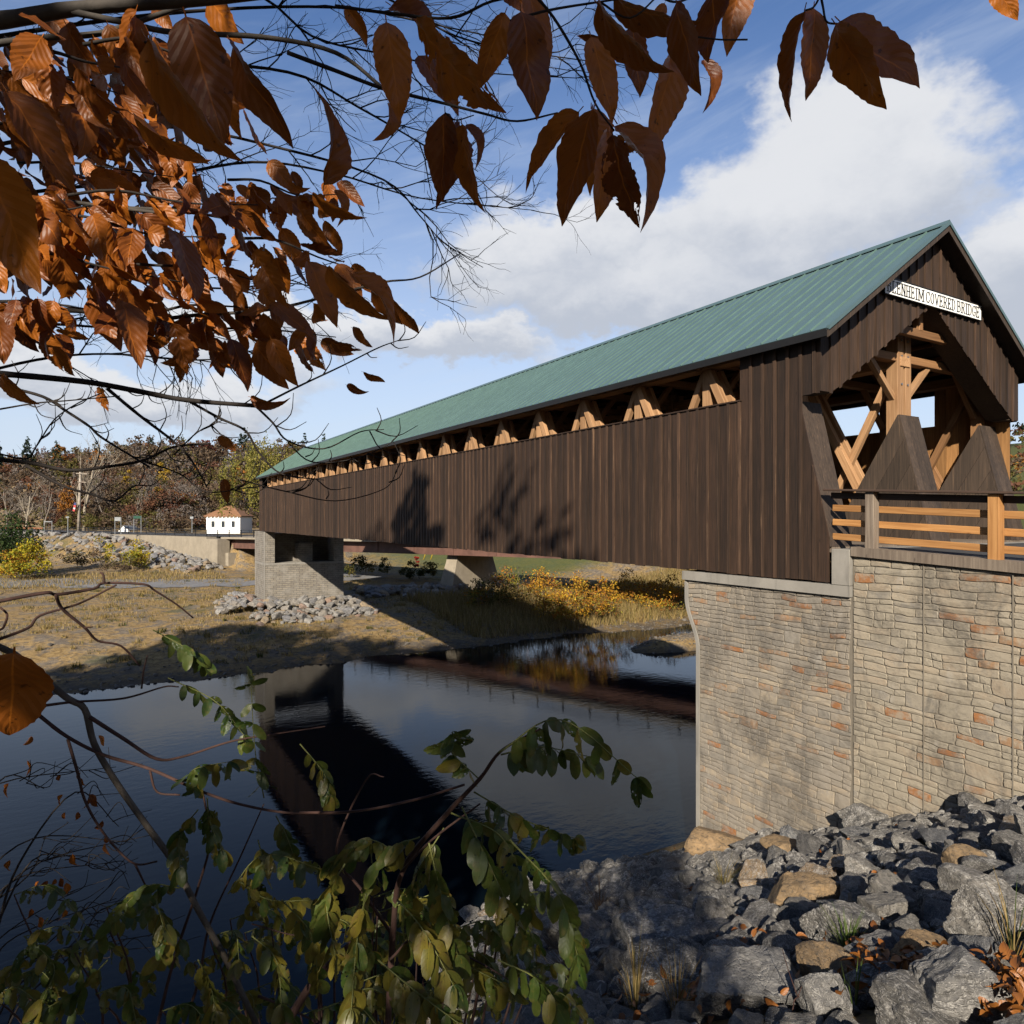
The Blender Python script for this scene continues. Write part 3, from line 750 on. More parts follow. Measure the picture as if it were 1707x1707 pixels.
def stone_face(Bs, ya, yb, za, zb, xf, ylim, ztop, mat, seed, big, rest):
    rg = random.Random(seed + 1); items = []
    for (a, b, c, d) in stone_courses(ya, yb, za, zb, ylim, ztop, seed, big):
        if b < ya + .02 or c > ztop(a) - .02 or a > ylim((c + d) / 2) - .03: continue
        a = max(a, ya)
        pc = stone_piece(a, b, c, d, xf, .004, ylim, ztop, rg)
        if pc: items.append(((b - a) * (d - c) / (8 + .6 * ((a + b) / 2)) , pc, c))
    # buried courses never show: keep what stands above the rocks
    vis = [it for it in items if it[2] > bank(13, max(0, it[1][0][-1][1])) - .25]
    vis.sort(key=lambda t: -t[0])
    for _, (V, Fs), _ in vis[:300]: 
        c = Vector(V[-1]); Bs_o = add('stone', mesh_of('stone', [Vector(v) - c for v in V], Fs, mat), Bs.root, c - Bs.o)
    V2 = []; F2_ = []
    for _, (V, Fs), _ in vis[300:]:
        k = len(V2); V2 += V; F2_ += [tuple(k + i for i in f) for f in Fs]
    if V2: o = Bs.mesh(rest, V2, F2_, mat); o['kind'] = 'stuff'
    print('stones', len(vis))
ab = thing('bridge_abutment', 'stone faced abutment with pale concrete seat carrying the near bridge end', 'abutment', (D, 8.4, -9)); A = Base(ab)
def yedge(z): return 13.02 if z > -2.1 else (12.62 + .40 * (1 - sst(0, 1, (-2.1 - z) / 1.25)))
prof = [(8.40, -10.5), (12.58, -10.5), (12.58, -3.4)] + [(yedge(z) - .04, z) for z in np.arange(-3.3, -2.0, .12)] + [(12.98, -1.63), (8.40, -1.63)]
A.poly('wall', prof, 'x', D + .02, XB + .2, M['mortar'])
pe = [(yedge(z) - .09, z) for z in np.arange(-10.5, -1.62, .12)] + [(yedge(z) + .01, z) for z in np.arange(-1.63, -10.5, -.12)]
A.poly('edge_strip', pe, 'x', D - .025, D + .4, M['concrete'])
A.poly('bearing_seat', [(8.40, -1.625), (13.08, -1.625), (13.08, -1.40), (8.40, -1.40)], 'x', D - .07, XB + .25, M['concrete'])
A.box('back_wall', (D - .072, 8.40, -1.398), (XB + .25, 8.80, -.66), M['concrete'], .01)
stone_face(A, 8.43, 13.0, -9.3, -1.62, D + .01, lambda z: yedge(z) - .10, lambda y: -1.635, M['stone_a'], 3, .92, 'stonework')
ww = thing('wing_wall', 'pale stone faced wing wall below the timber railing beside the rocks', 'wall', (D, 5, -7)); W_ = Base(ww)
def wtop(y): return -.80 - .048 * (8.4 - y)
W_.poly('wall', [(-3, -9), (8.385, -9), (8.385, wtop(8.385)), (-3, wtop(-3))], 'x', D + .03, D + .6, M['mortar'])
for ys in (6.98, 5.53, 4.1, 2.6): W_.box('panel_joint', (D - .003, ys - .008, -8), (D + .029, ys + .008, wtop(ys) - .01), M['mortar'])
stone_face(W_, -1.5, 8.36, -7.8, -.8, D + .02, lambda z: 8.37, lambda y: wtop(y) - .012, M['stone_b'], 11, 1.0, 'stonework')

# ------------------------------------------------------------------ approach road, kerbs and railings
struct(prism('approach_road', [(-20, -.86 - .045 * 28.4), (8.38, -.86), (8.38, -.66), (-20, -.66 - .045 * 28.4)], 'x', D + .62, XB + .3, M['asphalt']))
for side, lab in ((0, 'weathered timber kerb on the stone wing wall under the near railing'), (1, 'timber kerb under the railing on the far side of the approach')):
    x = D - .06 if side == 0 else XB - .1
    kb = thing('timber_kerb', lab, 'kerb', (x, 3, -1), 'timber kerbs of the approach')
    K = Base(kb); K.poly('beam', [(-3, -.585 - .048 * 11.4 - .2), (8.38, -.785), (8.38, -.60), (-3, -.60 - .048 * 11.4)], 'x', x, x + .32, M['weathered'])
    rl = thing('timber_railing', ('orange timber railing with dark cap along the near edge of the approach', 'orange timber railing with dark cap along the far edge of the approach')[side], 'railing', (x, 8, -.6), 'timber railings of the approach')
    Q = Base(rl); px_ = x + .05
    gz = lambda y: -.60 - .048 * (8.4 - y)
    for y in ((8.02, 5.82, 3.6, 1.4, -.8) if side == 0 else (8.6, 6.4, 4.2, 2.0)):
        Q.box('post', (px_, y - .09, gz(y) - .02), (px_ + .19, y + .09, gz(y) + 1.12), M['weathered'] if (side == 0 and y > 8) else M['rail'], .008)
    for i, hh in enumerate((.17, .47, .77)):
        Q.beam('rail', (px_ + .215, 8.95, gz(8.95) + hh), (px_ + .215, -1.0, gz(-1.0) + hh), .045, .135, M['rail'])
    Q.beam('under_rail', (px_ + .16, 8.95, gz(8.95) + 1.03), (px_ + .16, -1.0, gz(-1.0) + 1.03), .05, .13, M['railcap'])
    Q.beam('rail_cap', (px_ + .10, 9.0, gz(9.0) + 1.145), (px_ + .10, -1.0, gz(-1.0) + 1.145), .34, .045, M['railcap'])

# ------------------------------------------------------------------ far pier of the covered bridge
fp = thing('bridge_pier', 'grey stone textured pier under the distant end of the covered bridge', 'pier', (13, 68.4, -7.5)); P_ = Base(fp)
def mk_fieldstone():
    m, T = new_mat('far_stone'); p = posvec(T)
    bt = T.n('ShaderNodeTexBrick', ins={'Color1': (.33, .29, .23, 1), 'Color2': (.24, .215, .18, 1), 'Mortar': (.12, .11, .10, 1), 'Scale': 1.0, 'Mortar Size': .02, 'Brick Width': .55, 'Row Height': .19})
    s = T.n('ShaderNodeSeparateXYZ', ins={0: p}); c = T.n('ShaderNodeCombineXYZ', ins={0: T.math('ADD', s.outputs[0], s.outputs[1]), 1: s.outputs[2]}); T.t.links.new(c.outputs[0], bt.inputs['Vector'])
    n = T.noise(p, 1.3, 6, .65); col = T.mix(T.maprange(n.outputs[0], .4, .7, 0, .6), bt.outputs[0], (.40, .375, .33))
    finish(T, col, .9, T.noise(p, 8, 4, .6).outputs[0], .5, .03); return m
M['far_stone'] = mk_fieldstone()
P_.box('base', (13.0, 68.4, -9.0), (20.7, 73.0, -4.62), M['far_stone']); P_.box('ledge', (12.97, 68.36, -4.617), (20.73, 73.02, -4.45), M['concrete'])
P_.box('tower', (13.0, 68.4, -4.447), (13.95, 73.0, -1.42), M['far_stone']); P_.box('tower', (19.75, 68.4, -4.447), (20.7, 73.0, -1.42), M['far_stone'])
P_.box('back_wall', (13.952, 70.9, -4.447), (19.748, 73.0, -1.6), M['far_stone']); P_.box('bearing_block', (16.4, 69.3, -4.447), (17.8, 70.88, -2.6), M['far_stone'])
for y in (68.37, 72.97): P_.box('edge_strip', (12.965, y, -8), (13.05, y + .12, -1.418), M['concrete'])
# ------------------------------------------------------------------ highway bridge behind
def rd(al, ds, z): p = RA + RU_ * al + RN * ds; return Vector((p.x, p.y, z))
hb = thing('highway_bridge', 'low steel girder road bridge on a concrete pier behind the covered bridge', 'bridge', rd(0, 0, -4)); H = Base(hb)
L_ = 118
for ds in (4.2, 1.4, -1.4, -4.2):
    H.beam('girder', rd(-.5, ds, -4.05), rd(L_, ds, -3.15), .10, 1.35, M['girder'], 0.0, up=tuple(rd(0, 1, 0) - rd(0, 0, 0)))
    for z0, z1 in ((-4.72, -3.82), (-3.375, -2.475)): H.beam('flange', rd(-.5, ds, z0), rd(L_, ds, z1), .42, .05, M['girder'], 0.0, up=tuple(rd(0, 1, 0) - rd(0, 0, 0)))
H.beam('deck', rd(-.5, 0, -3.18), rd(L_, 0, -2.28), 10.6, .28, M['concrete_warm'], 0.0, up=tuple(rd(0, 1, 0) - rd(0, 0, 0)))
for al in np.arange(1.5, L_, 6.2):
    H.beam('stiffener', rd(al, 4.28, -4.65 + al * .0076), rd(al, 4.28, -3.4 + al * .0076), .1, .03, M['girder'], 0.0, up=tuple(rd(0, 1, 0) - rd(0, 0, 0)))
for al, zb, lab in ((44, -9.0, None), (88, -11.4, None)):
    z = -4.72 + al * .0076
    V = []
    for (zz, hw, hl) in ((z - .02, 3.3, .8), (z - .9, 3.6, .8), (zb, 4.9, 1.1)):
        for a, b in ((-1, -1), (1, -1), (1, 1), (-1, 1)): V.append(rd(al + hl * b, hw * a, zz))
    Fs = [(0, 1, 2, 3), (11, 10, 9, 8)] + [(r * 4 + i, r * 4 + 4 + i, r * 4 + 4 + (i + 1) % 4, r * 4 + (i + 1) % 4) for r in range(2) for i in range(4)]
    H.mesh('pier', V, Fs, M['concrete_warm'])
for al in np.arange(-64, L_, 3.1):
    H.beam('rail_post', rd(al, 4.9, -3.04 + max(0, al) * .0076), rd(al, 4.9, -1.95 + max(0, al) * .0076), .12, .12, M['black'], 0.0)
for zz in (-2.0, -2.35, -2.7):
    H.beam('rail_bar', rd(-64, 4.9, zz), rd(0, 4.9, zz), .07, .07, M['black'], 0.0); H.beam('rail_bar', rd(.02, 4.9, zz), rd(L_, 4.9, zz + .9), .07, .07, M['black'], 0.0)
aw = thing('road_abutment', 'pale concrete retaining wall and abutment carrying the road', 'abutment', rd(-10, 5, -8)); AW = Base(aw)
def obox(Bs, name, a0, a1, d0, d1, z0, z1, mat):
    V = [rd(a, d, z) for z in (z0, z1) for a, d in ((a0, d0), (a1, d0), (a1, d1), (a0, d1))]
    me = Bs.mesh(name, V, [(0, 3, 2, 1), (4, 5, 6, 7), (0, 1, 5, 4), (1, 2, 6, 5), (2, 3, 7, 6), (3, 0, 4, 7)], mat)
    bm = bmesh.new(); bm.from_mesh(me.data); bmesh.ops.recalc_face_normals(bm, faces=bm.faces); bm.to_mesh(me.data); bm.free(); return me
obox(AW, 'wing_wall', -33, -2.6, 4.7, 6.4, -9.5, -3.06, M['concrete_warm'])
obox(AW, 'corner_post', -2.58, .9, 4.7, 6.7, -9.5, -3.3, M['concrete_warm'])
obox(AW, 'front_wall', -1.2, .6, -5.2, 4.68, -9.5, -4.78, M['concrete_warm'])
obox(AW, 'bearing_ledge', .92, 1.7, -5.2, 5.4, -9.5, -5.4, M['concrete_warm'])
struct(add('road', mesh_of('road', [rd(-330, 4.6, -3.02), rd(-.52, 4.6, -3.02), rd(-.52, -4.6, -3.02), rd(-330, -4.6, -3.02)], [(0, 1, 2, 3)], M['asphalt'])))
gr = thing('guard_rail', 'rust coloured guard rail along the road beyond the yellow bushes', 'guard rail', rd(-100, 5, -3.2)); GR = Base(gr)
GR.beam('rail', rd(-150, 5, -2.35), rd(-66, 5, -2.35), .08, .32, M['rust'], 0, up=(1, 0, 0))
for al in np.arange(-149, -66, 4): GR.beam('post', rd(al, 5, -3.5), rd(al, 5, -2.2), .14, .14, M['rust'], 0)

def two_post_sign(label, px, t, ytop, ybot, wpx, board, name='road_sign', posts=2):
    b = at(px, ybot, t); tp = at(px, ytop, t); s = thing(name, label, 'sign', b, 'road signs beside the highway'); Q = Base(s); wv = wpx / 1138 * t / 2
    for k in ((-1, 1) if posts == 2 else (0,)):
        c = R2 * (wv * k); Q.beam('post', b + c, tp + c, .10, .10, M['galv'], 0)
    if board:
        m, h0, h1 = board; a = tp - Vector((0, 0, h0)); c = tp - Vector((0, 0, h1))
        Q.beam('panel', a - F2 * .08, c - F2 * .08, max(.5, wv * 2), .03, m, 0, up=tuple(R2))
two_post_sign('small white sign panel on two thin posts by the road', 196.5, 112, 862, 892, 10, (M['galv'], .0, .62))
two_post_sign('dark green sign panel on two posts by the road', 229, 118, 860, 888, 12, (M['signgreen'], .0, .45))
two_post_sign('single thin post with narrow sign close to the white house', 320, 106, 861, 888, 4, (M['galv'], .0, .35), posts=1)
two_post_sign('lone metal post above the yellow bushes on the embankment', 113, 108, 861, 892, 3, (M['galv'], .0, .2), posts=1)
two_post_sign('low grey sign frame behind the dark green tree', 80, 125, 868, 888, 13, (M['galv'], .1, .25))

up = thing('utility_pole', 'pale bleached utility pole rising in front of the wooded hill', 'pole', at(131, 886, 138)); U_ = Base(up)
tt = Tubes(); tt.add([at(131, 888, 138), at(134, 785, 138)], .30, .20, 8); tt.V = [v - U_.o for v in tt.V]; tt.build('pole', M['pole'], up)
U_.beam('cross_arm', at(127, 789, 137.7), at(146, 790, 137.7), .14, .14, M['pole'], 0); U_.beam('cross_arm', at(129, 803, 137.7), at(144, 804, 137.7), .12, .12, M['pole'], 0)
fl = thing('flag', 'small red white and blue flag hanging beside the utility pole', 'flag', at(125, 853, 137)); FL = Base(fl)
def flagm(name, c): M[name] = flat(name, c, .8, .1, 3); return M[name]
for i, (y0, y1, c) in enumerate(((838, 842, (.05, .07, .22)), (842, 846, (.6, .08, .08)), (846, 849, (.7, .68, .66)), (849, 852, (.6, .08, .08)))):
    FL.beam('stripe', at(125 - i * .4, y0, 137), at(125 - i * .9, y1, 137), .42, .03, flagm('flag%d' % i, c), 0, up=tuple(R2))
FL.beam('staff', at(126.5, 837, 137.1), at(130.5, 842, 137.4), .05, .05, M['galv'], 0)

def house(label, name, corner, wx, wy, hz, rh, eave):
    h = thing(name, label, 'house', corner); X = R2; Yv = F2; z = Vector((0, 0, 1))
    def pbox(nm, a, b, c, d, e, f, mat):
        V = [X * x + Yv * y + z * zz for zz in (e, f) for x, y in ((a, c), (b, c), (b, d), (a, d))]
        o = add(nm, mesh_of(nm, V, [(0, 3, 2, 1), (4, 5, 6, 7), (0, 1, 5, 4), (1, 2, 6, 5), (2, 3, 7, 6), (3, 0, 4, 7)], mat), h); return o
    pbox('wall', 0, wx, 0, wy, -1, hz, M['white'])
    e = eave; V = [X * x + Yv * y + z * hz for x, y in ((-e, -e), (wx + e, -e), (wx + e, wy + e), (-e, wy + e))]
    V += [X * (wx * .5 - .6) + Yv * wy / 2 + z * (hz + rh), X * (wx * .5 + .6) + Yv * wy / 2 + z * (hz + rh)]
    V += [v - z * .18 for v in V[:4]]
    add('roof', mesh_of('roof', V, [(0, 1, 5, 4), (1, 2, 5), (2, 3, 4, 5), (3, 0, 4), (0, 6, 7, 1), (1, 7, 8, 2), (2, 8, 9, 3), (3, 9, 6, 0), (9, 8, 7, 6)], M['houseroof']), h)
    for i in range(3):
        x = wx * (.2 + .3 * i); fr = pbox('window', x - .45, x + .45, -.05, -.005, hz * .30, hz * .72, M['white']); g = pbox('pane', x - .36, x + .36, -.075, -.052, hz * .33, hz * .69, M['glass']); g.parent = fr
    for i in range(9): x = wx * (i + .5) / 9; pbox('bracket', x - .07, x + .07, -eave * .9, -.01, hz - .42, hz - .19, M['white'])
    pbox('cornice', -.06, wx + .06, -.08, -.006, hz - .62, hz - .45, M['white'])
    return h
house('white house with brown hipped roof and bracketed eaves by the willow', 'white_house', at(344, 888, 150), 7.4, 7, 3.7, 2.3, .45)
def shed():
    h = thing('white_shed', 'small white gabled roof peeking over the road rail', 'house', at(196, 888, 150)); o = Base(h)
    a, b, c = at(198, 884, 150), at(215, 884, 150), at(205, 877, 150)
    V = [a, b, c, a + F2 * 4 + R2 * .3, b + F2 * 4 + R2 * .3, c + F2 * 4 + R2 * .3]; V2 = [v - Vector((0, 0, 0)) for v in V]
    o.mesh('gable', [a, b, c, at(196, 890, 150), at(216, 890, 150)], [(0, 1, 2), (3, 4, 1, 0)], M['white'])
    e_ = Vector((0, 0, .12)); o.mesh('roof', [v + e_ - F2 * .25 if i < 3 else v + e_ for i, v in enumerate(V)], [(0, 2, 5, 3), (2, 1, 4, 5)], M['galv'])
shed()

# ------------------------------------------------------------------ rocks
def rock_mesh(seed, sub=3, mat=None, planes=13, rough=.05):
    """quarried block: a skewed box with a few corners knocked off, roughened"""
    rg = random.Random(seed); bm = bmesh.new(); bmesh.ops.create_icosphere(bm, subdivisions=sub, radius=1.0)
    N = []
    for ax in ((1, 0, 0), (-1, 0, 0), (0, 1, 0), (0, -1, 0), (0, 0, 1), (0, 0, -1)):
        v = (Vector(ax) + Vector((rg.gauss(0, .28), rg.gauss(0, .28), rg.gauss(0, .28)))).normalized(); N.append((v, rg.uniform(.50, .72)))
    for i in range(planes):
        v = Vector((rg.gauss(0, 1), rg.gauss(0, 1), rg.gauss(0, 1))).normalized(); N.append((v, rg.uniform(.60, .92)))
    off = Vector((rg.uniform(0, 99), rg.uniform(0, 99), rg.uniform(0, 99)))
    for v in bm.verts:
        d = v.co.normalized(); r = 1.0
        for n, h in N:
            c = d.dot(n)
            if c > .05: r = min(r, h / c)
        r *= 1 + rough * mnoise.fractal(d * 2.4 + off, .7, 2.1, 5) + rough * .5 * mnoise.noise(d * 6 + off)
        v.co = d * r * 1.22
    for f in bm.faces: f.smooth = True
    bm.normal_update()
    for e in bm.edges:
        if len(e.link_faces) == 2 and e.calc_face_angle(0) > .30: e.smooth = False
    me = bpy.data.meshes.new('rock'); bm.to_mesh(me); bm.free(); me.materials.append(mat); return me
RM = [rock_mesh(100 + i, 4, M['rock'], 4 + i % 5, .055) for i in range(16)]
RMG = [rock_mesh(300 + i, 5, M['rock_grey'], 6, .06) for i in range(5)]; RMT = [rock_mesh(400 + i, 4, M['rock_tan'], 7, .035) for i in range(4)]
RMS = [rock_mesh(500 + i, 3, M['rock_far'], 4, .05) for i in range(8)]
# near bank: a rubble sheet, coloured dark as gap shade, that carries the rip-rap
xs = np.arange(1.0, 13.2, .35); ys = np.arange(-2, 18.6, .35)
V = [(x, y, max(bank(x, y), -11.6) - .05 + .10 * fbm(x, y, 1.1)) for y in ys for x in xs]; n_ = len(xs)
Fs = [(j * n_ + i, j * n_ + i + 1, (j + 1) * n_ + i + 1, (j + 1) * n_ + i) for j in range(len(ys) - 1) for i in range(n_ - 1)]
rip = struct(add('riprap_bank', mesh_of('riprap_bank', V, Fs, M['rubble'], True)))
def hit_bank(px, py):
    """where the view ray of a pixel meets the near bank"""
    d = at(px, py, 1.0); lo, hi = .5, 60.0
    for _ in range(40):
        m = (lo + hi) / 2; p = d * m
        if p.z > bank(p.x, p.y): lo = m
        else: hi = m
    return d * lo, lo
taken = []
def rock_mtx(p, s, rg):
    e = (rg.uniform(0, 6.3), rg.uniform(-.5, .5), rg.uniform(0, 6.3))
    from mathutils import Euler
    return Matrix.Translation(p) @ Euler((rg.uniform(-.5, .5), rg.uniform(-.5, .5), rg.uniform(0, 6.3))).to_matrix().to_4x4() @ Matrix.Diagonal((s * rg.uniform(.95, 1.35), s * rg.uniform(.75, 1.05), s * rg.uniform(.50, .82), 1))
rg = random.Random(5)
HERO = [  # pixel centre, pixel width and height, tan?, label
 (1662, 1545, 150, 120, 0, 'biggest pale grey boulder at the edge of the rock slope'),
 (1541, 1598, 92, 74, 1, 'rounded tan boulder between grey boulders'),
 (1605, 1665, 185, 118, 0, 'broad smooth grey and tan boulder beside the fallen orange leaves'),
 (1384, 1622, 104, 62, 1, 'tan boulder beside the grass tuft and orange leaves'),
 (1488, 1530, 92, 80, 0, 'upright grey boulder just above the rounded tan one'),
 (1418, 1556, 140, 84, 0, 'long mottled grey boulder with pale veins'),
 (1545, 1698, 190, 80, 0, 'veined grey boulder at the bottom edge below the fallen leaves'),
 (1378, 1675, 100, 78, 0, 'pale blocky boulder with a thin red twig across it'),
 (1462, 1595, 80, 66, 0, 'light grey wedge shaped stone above the fallen leaves'),
 (1342, 1497, 115, 62, 1, 'wide tan topped boulder in the middle of the slope'),
 (1612, 1448, 74, 56, 1, 'square tan boulder near the top of the slope'),
 (1195, 1412, 100, 46, 1, 'long brown boulder at the foot of the abutment corner'),
 (1320, 1418, 80, 36, 1, 'flat tan slab a little below the wall foot'),
 (1448, 1368, 84, 50, 0, 'bright grey boulder against the wall foot'),
 (1260, 1650, 190, 110, 0, 'large shaded grey boulder with dappled light'),
 (1112, 1640, 175, 95, 0, 'large shaded boulder with pale dry grass in front'),
 (1105, 1575, 130, 88, 0, 'dark shaded boulder beside the green leaves'),
 (1190, 1540, 80, 60, 0, 'speckled boulder in half shade on the middle of the slope'),
 (1110, 1460, 60, 42, 0, 'pale square block at the water edge of the slope')]
for i, (px, py, wp, hp, tn, lab) in enumerate(HERO):
    p, t = hit_bank(px, py + hp * .28); wv = wp / 1138 * t / 2; hv = hp / 1138 * t / 2
    c = at(px, py, t * .99 + wv * .25)
    yaw = rg.uniform(-.35, .35) - YAW
    me = (RMT if tn else RMG)[i % (4 if tn else 5)]
    mt = Matrix.Translation(c) @ Matrix.Rotation(yaw, 4, 'Z') @ Matrix.Rotation(rg.uniform(-.25, .25), 4, 'Y') @ Matrix.Diagonal((wv * 1.08, wv * .80, hv * 1.12, 1)) @ Matrix.Rotation(rg.choice((0, 1.57, 3.14, -1.57)), 4, 'Z')
    o = add('boulder', me, None, mtx=mt); tag(o, lab, 'boulder', 'boulders on the rock slope'); taken.append((c.x, c.y, max(wv, .7 * hv) * .95))
cand = []
def try_fill(nt, smin, smax):
    for _ in range(nt):
        x = rg.uniform(1.2, 12.9); y = rg.uniform(1.2, 17.6); s = rg.uniform(smin, smax)
        if x > 12.95 - s * .9 and y < 12.9: x = 12.95 - s * .9
        if x / max(y, .1) < .45: continue
        if s > .045 * (x * F2.x + y * F2.y): continue
        if any((x - a) ** 2 + (y - b) ** 2 < (.80 * (s + r)) ** 2 for a, b, r in taken): continue
        taken.append((x, y, s)); cand.append((x, y, s))
try_fill(20, .30, .38); try_fill(200, .20, .28); try_fill(7000, .11, .20); try_fill(7000, .05, .12)
def seen(x, y):
    xc = (x * R2.x + y * R2.y); t = x * F2.x + y * F2.y
    return t > .8 and abs(xc / t) < .80
vis = []
for x, y, s in cand:
    if not seen(x, y): continue
    vis.append((s / (x * F2.x + y * F2.y), x, y, s))
vis.sort(reverse=True)
small_V = []; small_F = []
sm = [rock_mesh(700 + i, 3, M['rock'], 4, .05) for i in range(6)]
smv = [(np.array([v.co[:] for v in m.vertices]), [tuple(p.vertices) for p in m.polygons]) for m in sm]
for i, (_, x, y, s) in enumerate(vis):
    p = Vector((x, y, max(bank(x, y), -11.4) + s * rg.uniform(.12, .34))); mt = rock_mtx(p, s * 1.12, rg)
    if i < 300: add('rock', RM[rg.randrange(len(RM))], rip, mtx=mt)
    else:
        vv, ff = smv[i % 6]; A4 = np.array(mt); q = vv @ A4[:3, :3].T + A4[:3, 3]; k = len(small_V); small_V += [tuple(r) for r in q]; small_F += [tuple(k + j for j in f) for f in ff]
t_ = rock_mesh(790, 1, M['rock_far'], 3, .05); SM2 = np.array([v.co[:] for v in t_.vertices]); SF2 = [tuple(p.vertices) for p in t_.polygons]; bpy.data.meshes.remove(t_)
for m in sm: bpy.data.meshes.remove(m)
print('rocks', len(vis))
o = add('rubble', mesh_of('rubble', small_V, small_F, M['rock'], False), rip); o['kind'] = 'stuff'
# rip-rap round the far pier and on the road embankment
def far_rip(name, pts, n, s0, s1, seed):
    g = random.Random(seed); root = None; items = []
    for _ in range(n * 6):
        a, b, c = g.random(), g.random(), g.random(); i = g.randrange(len(pts))
        (x0, y0, x1, y1, wv, hh) = pts[i]; t = a; x = x0 + (x1 - x0) * t; y = y0 + (y1 - y0) * t
        dx, dy = x1 - x0, y1 - y0; l = math.hypot(dx, dy) or 1; o = (b - .5) * wv; x += -dy / l * o; y += dx / l * o
        s = g.uniform(s0, s1)
        if any((x - u) ** 2 + (y - v) ** 2 < (.62 * (s + r)) ** 2 for u, v, r in items): continue
        items.append((x, y, s))
        if len(items) >= n: break
    cx = sum(i[0] for i in items) / len(items); cy = sum(i[1] for i in items) / len(items)
    sheetV = []; root = struct(add(name, None, None, (cx, cy, height(cx, cy))))
    for j, (x, y, s) in enumerate(items):
        hh = 0
        for (x0, y0, x1, y1, wv, h_) in pts:
            dx, dy = x1 - x0, y1 - y0; l2 = dx * dx + dy * dy; t = min(1, max(0, ((x - x0) * dx + (y - y0) * dy) / l2)); dd = math.hypot(x - x0 - dx * t, y - y0 - dy * t)
            hh = max(hh, h_ * (1 - sst(.1 * wv, .55 * wv, dd)))
        p = Vector((x, y, height(x, y) + hh + s * .15)) - root.location
        add('rock', RMS[j % 8], root, mtx=rock_mtx(p, s, g))
far_rip('pier_riprap', [(11.2, 66.2, 21.5, 66.2, 6.0, .8), (11.0, 66, 11.4, 73, 4.5, .8), (11, 62.5, 22, 63.5, 4, .3)], 295, .18, .52, 21)
a0, a1 = rd(-34, 9.4, 0), rd(3, 9.6, 0); b0, b1 = rd(-75, 9.5, 0), rd(-34, 9, 0)
far_rip('embankment_riprap', [(a0.x, a0.y, a1.x, a1.y, 7.5, .1), (a0.x, a0.y, a1.x, a1.y, 5.0, .3), (b0.x, b0.y, b1.x, b1.y, 7, .1)], 298, .28, .68, 22)
far_rip('shaded_riprap', [(24, 74, 36, 72, 7, .5)], 110, .25, .6, 23)
# stones and cobbles strewn along the far waterline
g = random.Random(91); V = []; Fs = []
for _ in range(2600):
    x = g.uniform(-14, 62); y = 49.5 + g.gauss(0, 1.6) + (g.random() < .25) * g.uniform(0, 9); z = height(x, y)
    if g.random() < .25: x = g.uniform(32, 53); y = 41.8 + g.gauss(0, 1.8); z = height(x, y)
    if z < -10.95: continue
    s = g.uniform(.04, .12) * (2.0 if g.random() < .06 else 1); vv, ff = smv[g.randrange(6)]; A4 = np.array(rock_mtx(Vector((x, y, z + s * .1)), s, g)); q = SM2 @ A4[:3, :3].T + A4[:3, 3]; k = len(V); V += [tuple(r) for r in q]; Fs += [tuple(k + j for j in f) for f in SF2]
tag(add('shore_stones', mesh_of('shore_stones', V, Fs, M['cobble'])), 'small stones strewn along the far waterline', 'stones', None, 'stuff')
# ------------------------------------------------------------------ vegetation
def leaf_quads(P, size, rng, up=.25, asp=.62, droop=0.0):
    """one small kite-shaped leaf clump per point"""
    n = len(P); nrm = rng.normal(size=(n, 3)); nrm[:, 2] += up; nrm /= np.linalg.norm(nrm, axis=1)[:, None]
    a = rng.normal(size=(n, 3)); a[:, 2] -= droop; a -= nrm * np.sum(a * nrm, 1)[:, None]; a /= np.linalg.norm(a, axis=1)[:, None] + 1e-9
    b = np.cross(nrm, a); s = (size * rng.uniform(.55, 1.35, n))[:, None]
    return np.stack([P - a * s * .5, P + b * s * asp * .5 + a * s * .05, P + a * s * .5, P - b * s * asp * .5 + a * s * .05], 1)
def cols_for(n, palette, rng, j=.22, clump=None):
    pal = np.array(palette); idx = rng.integers(0, len(pal), n) if clump is None else clump % len(pal)
    return np.clip(pal[idx] * rng.uniform(1 - j, 1 + j, (n, 1)), 0, 1)
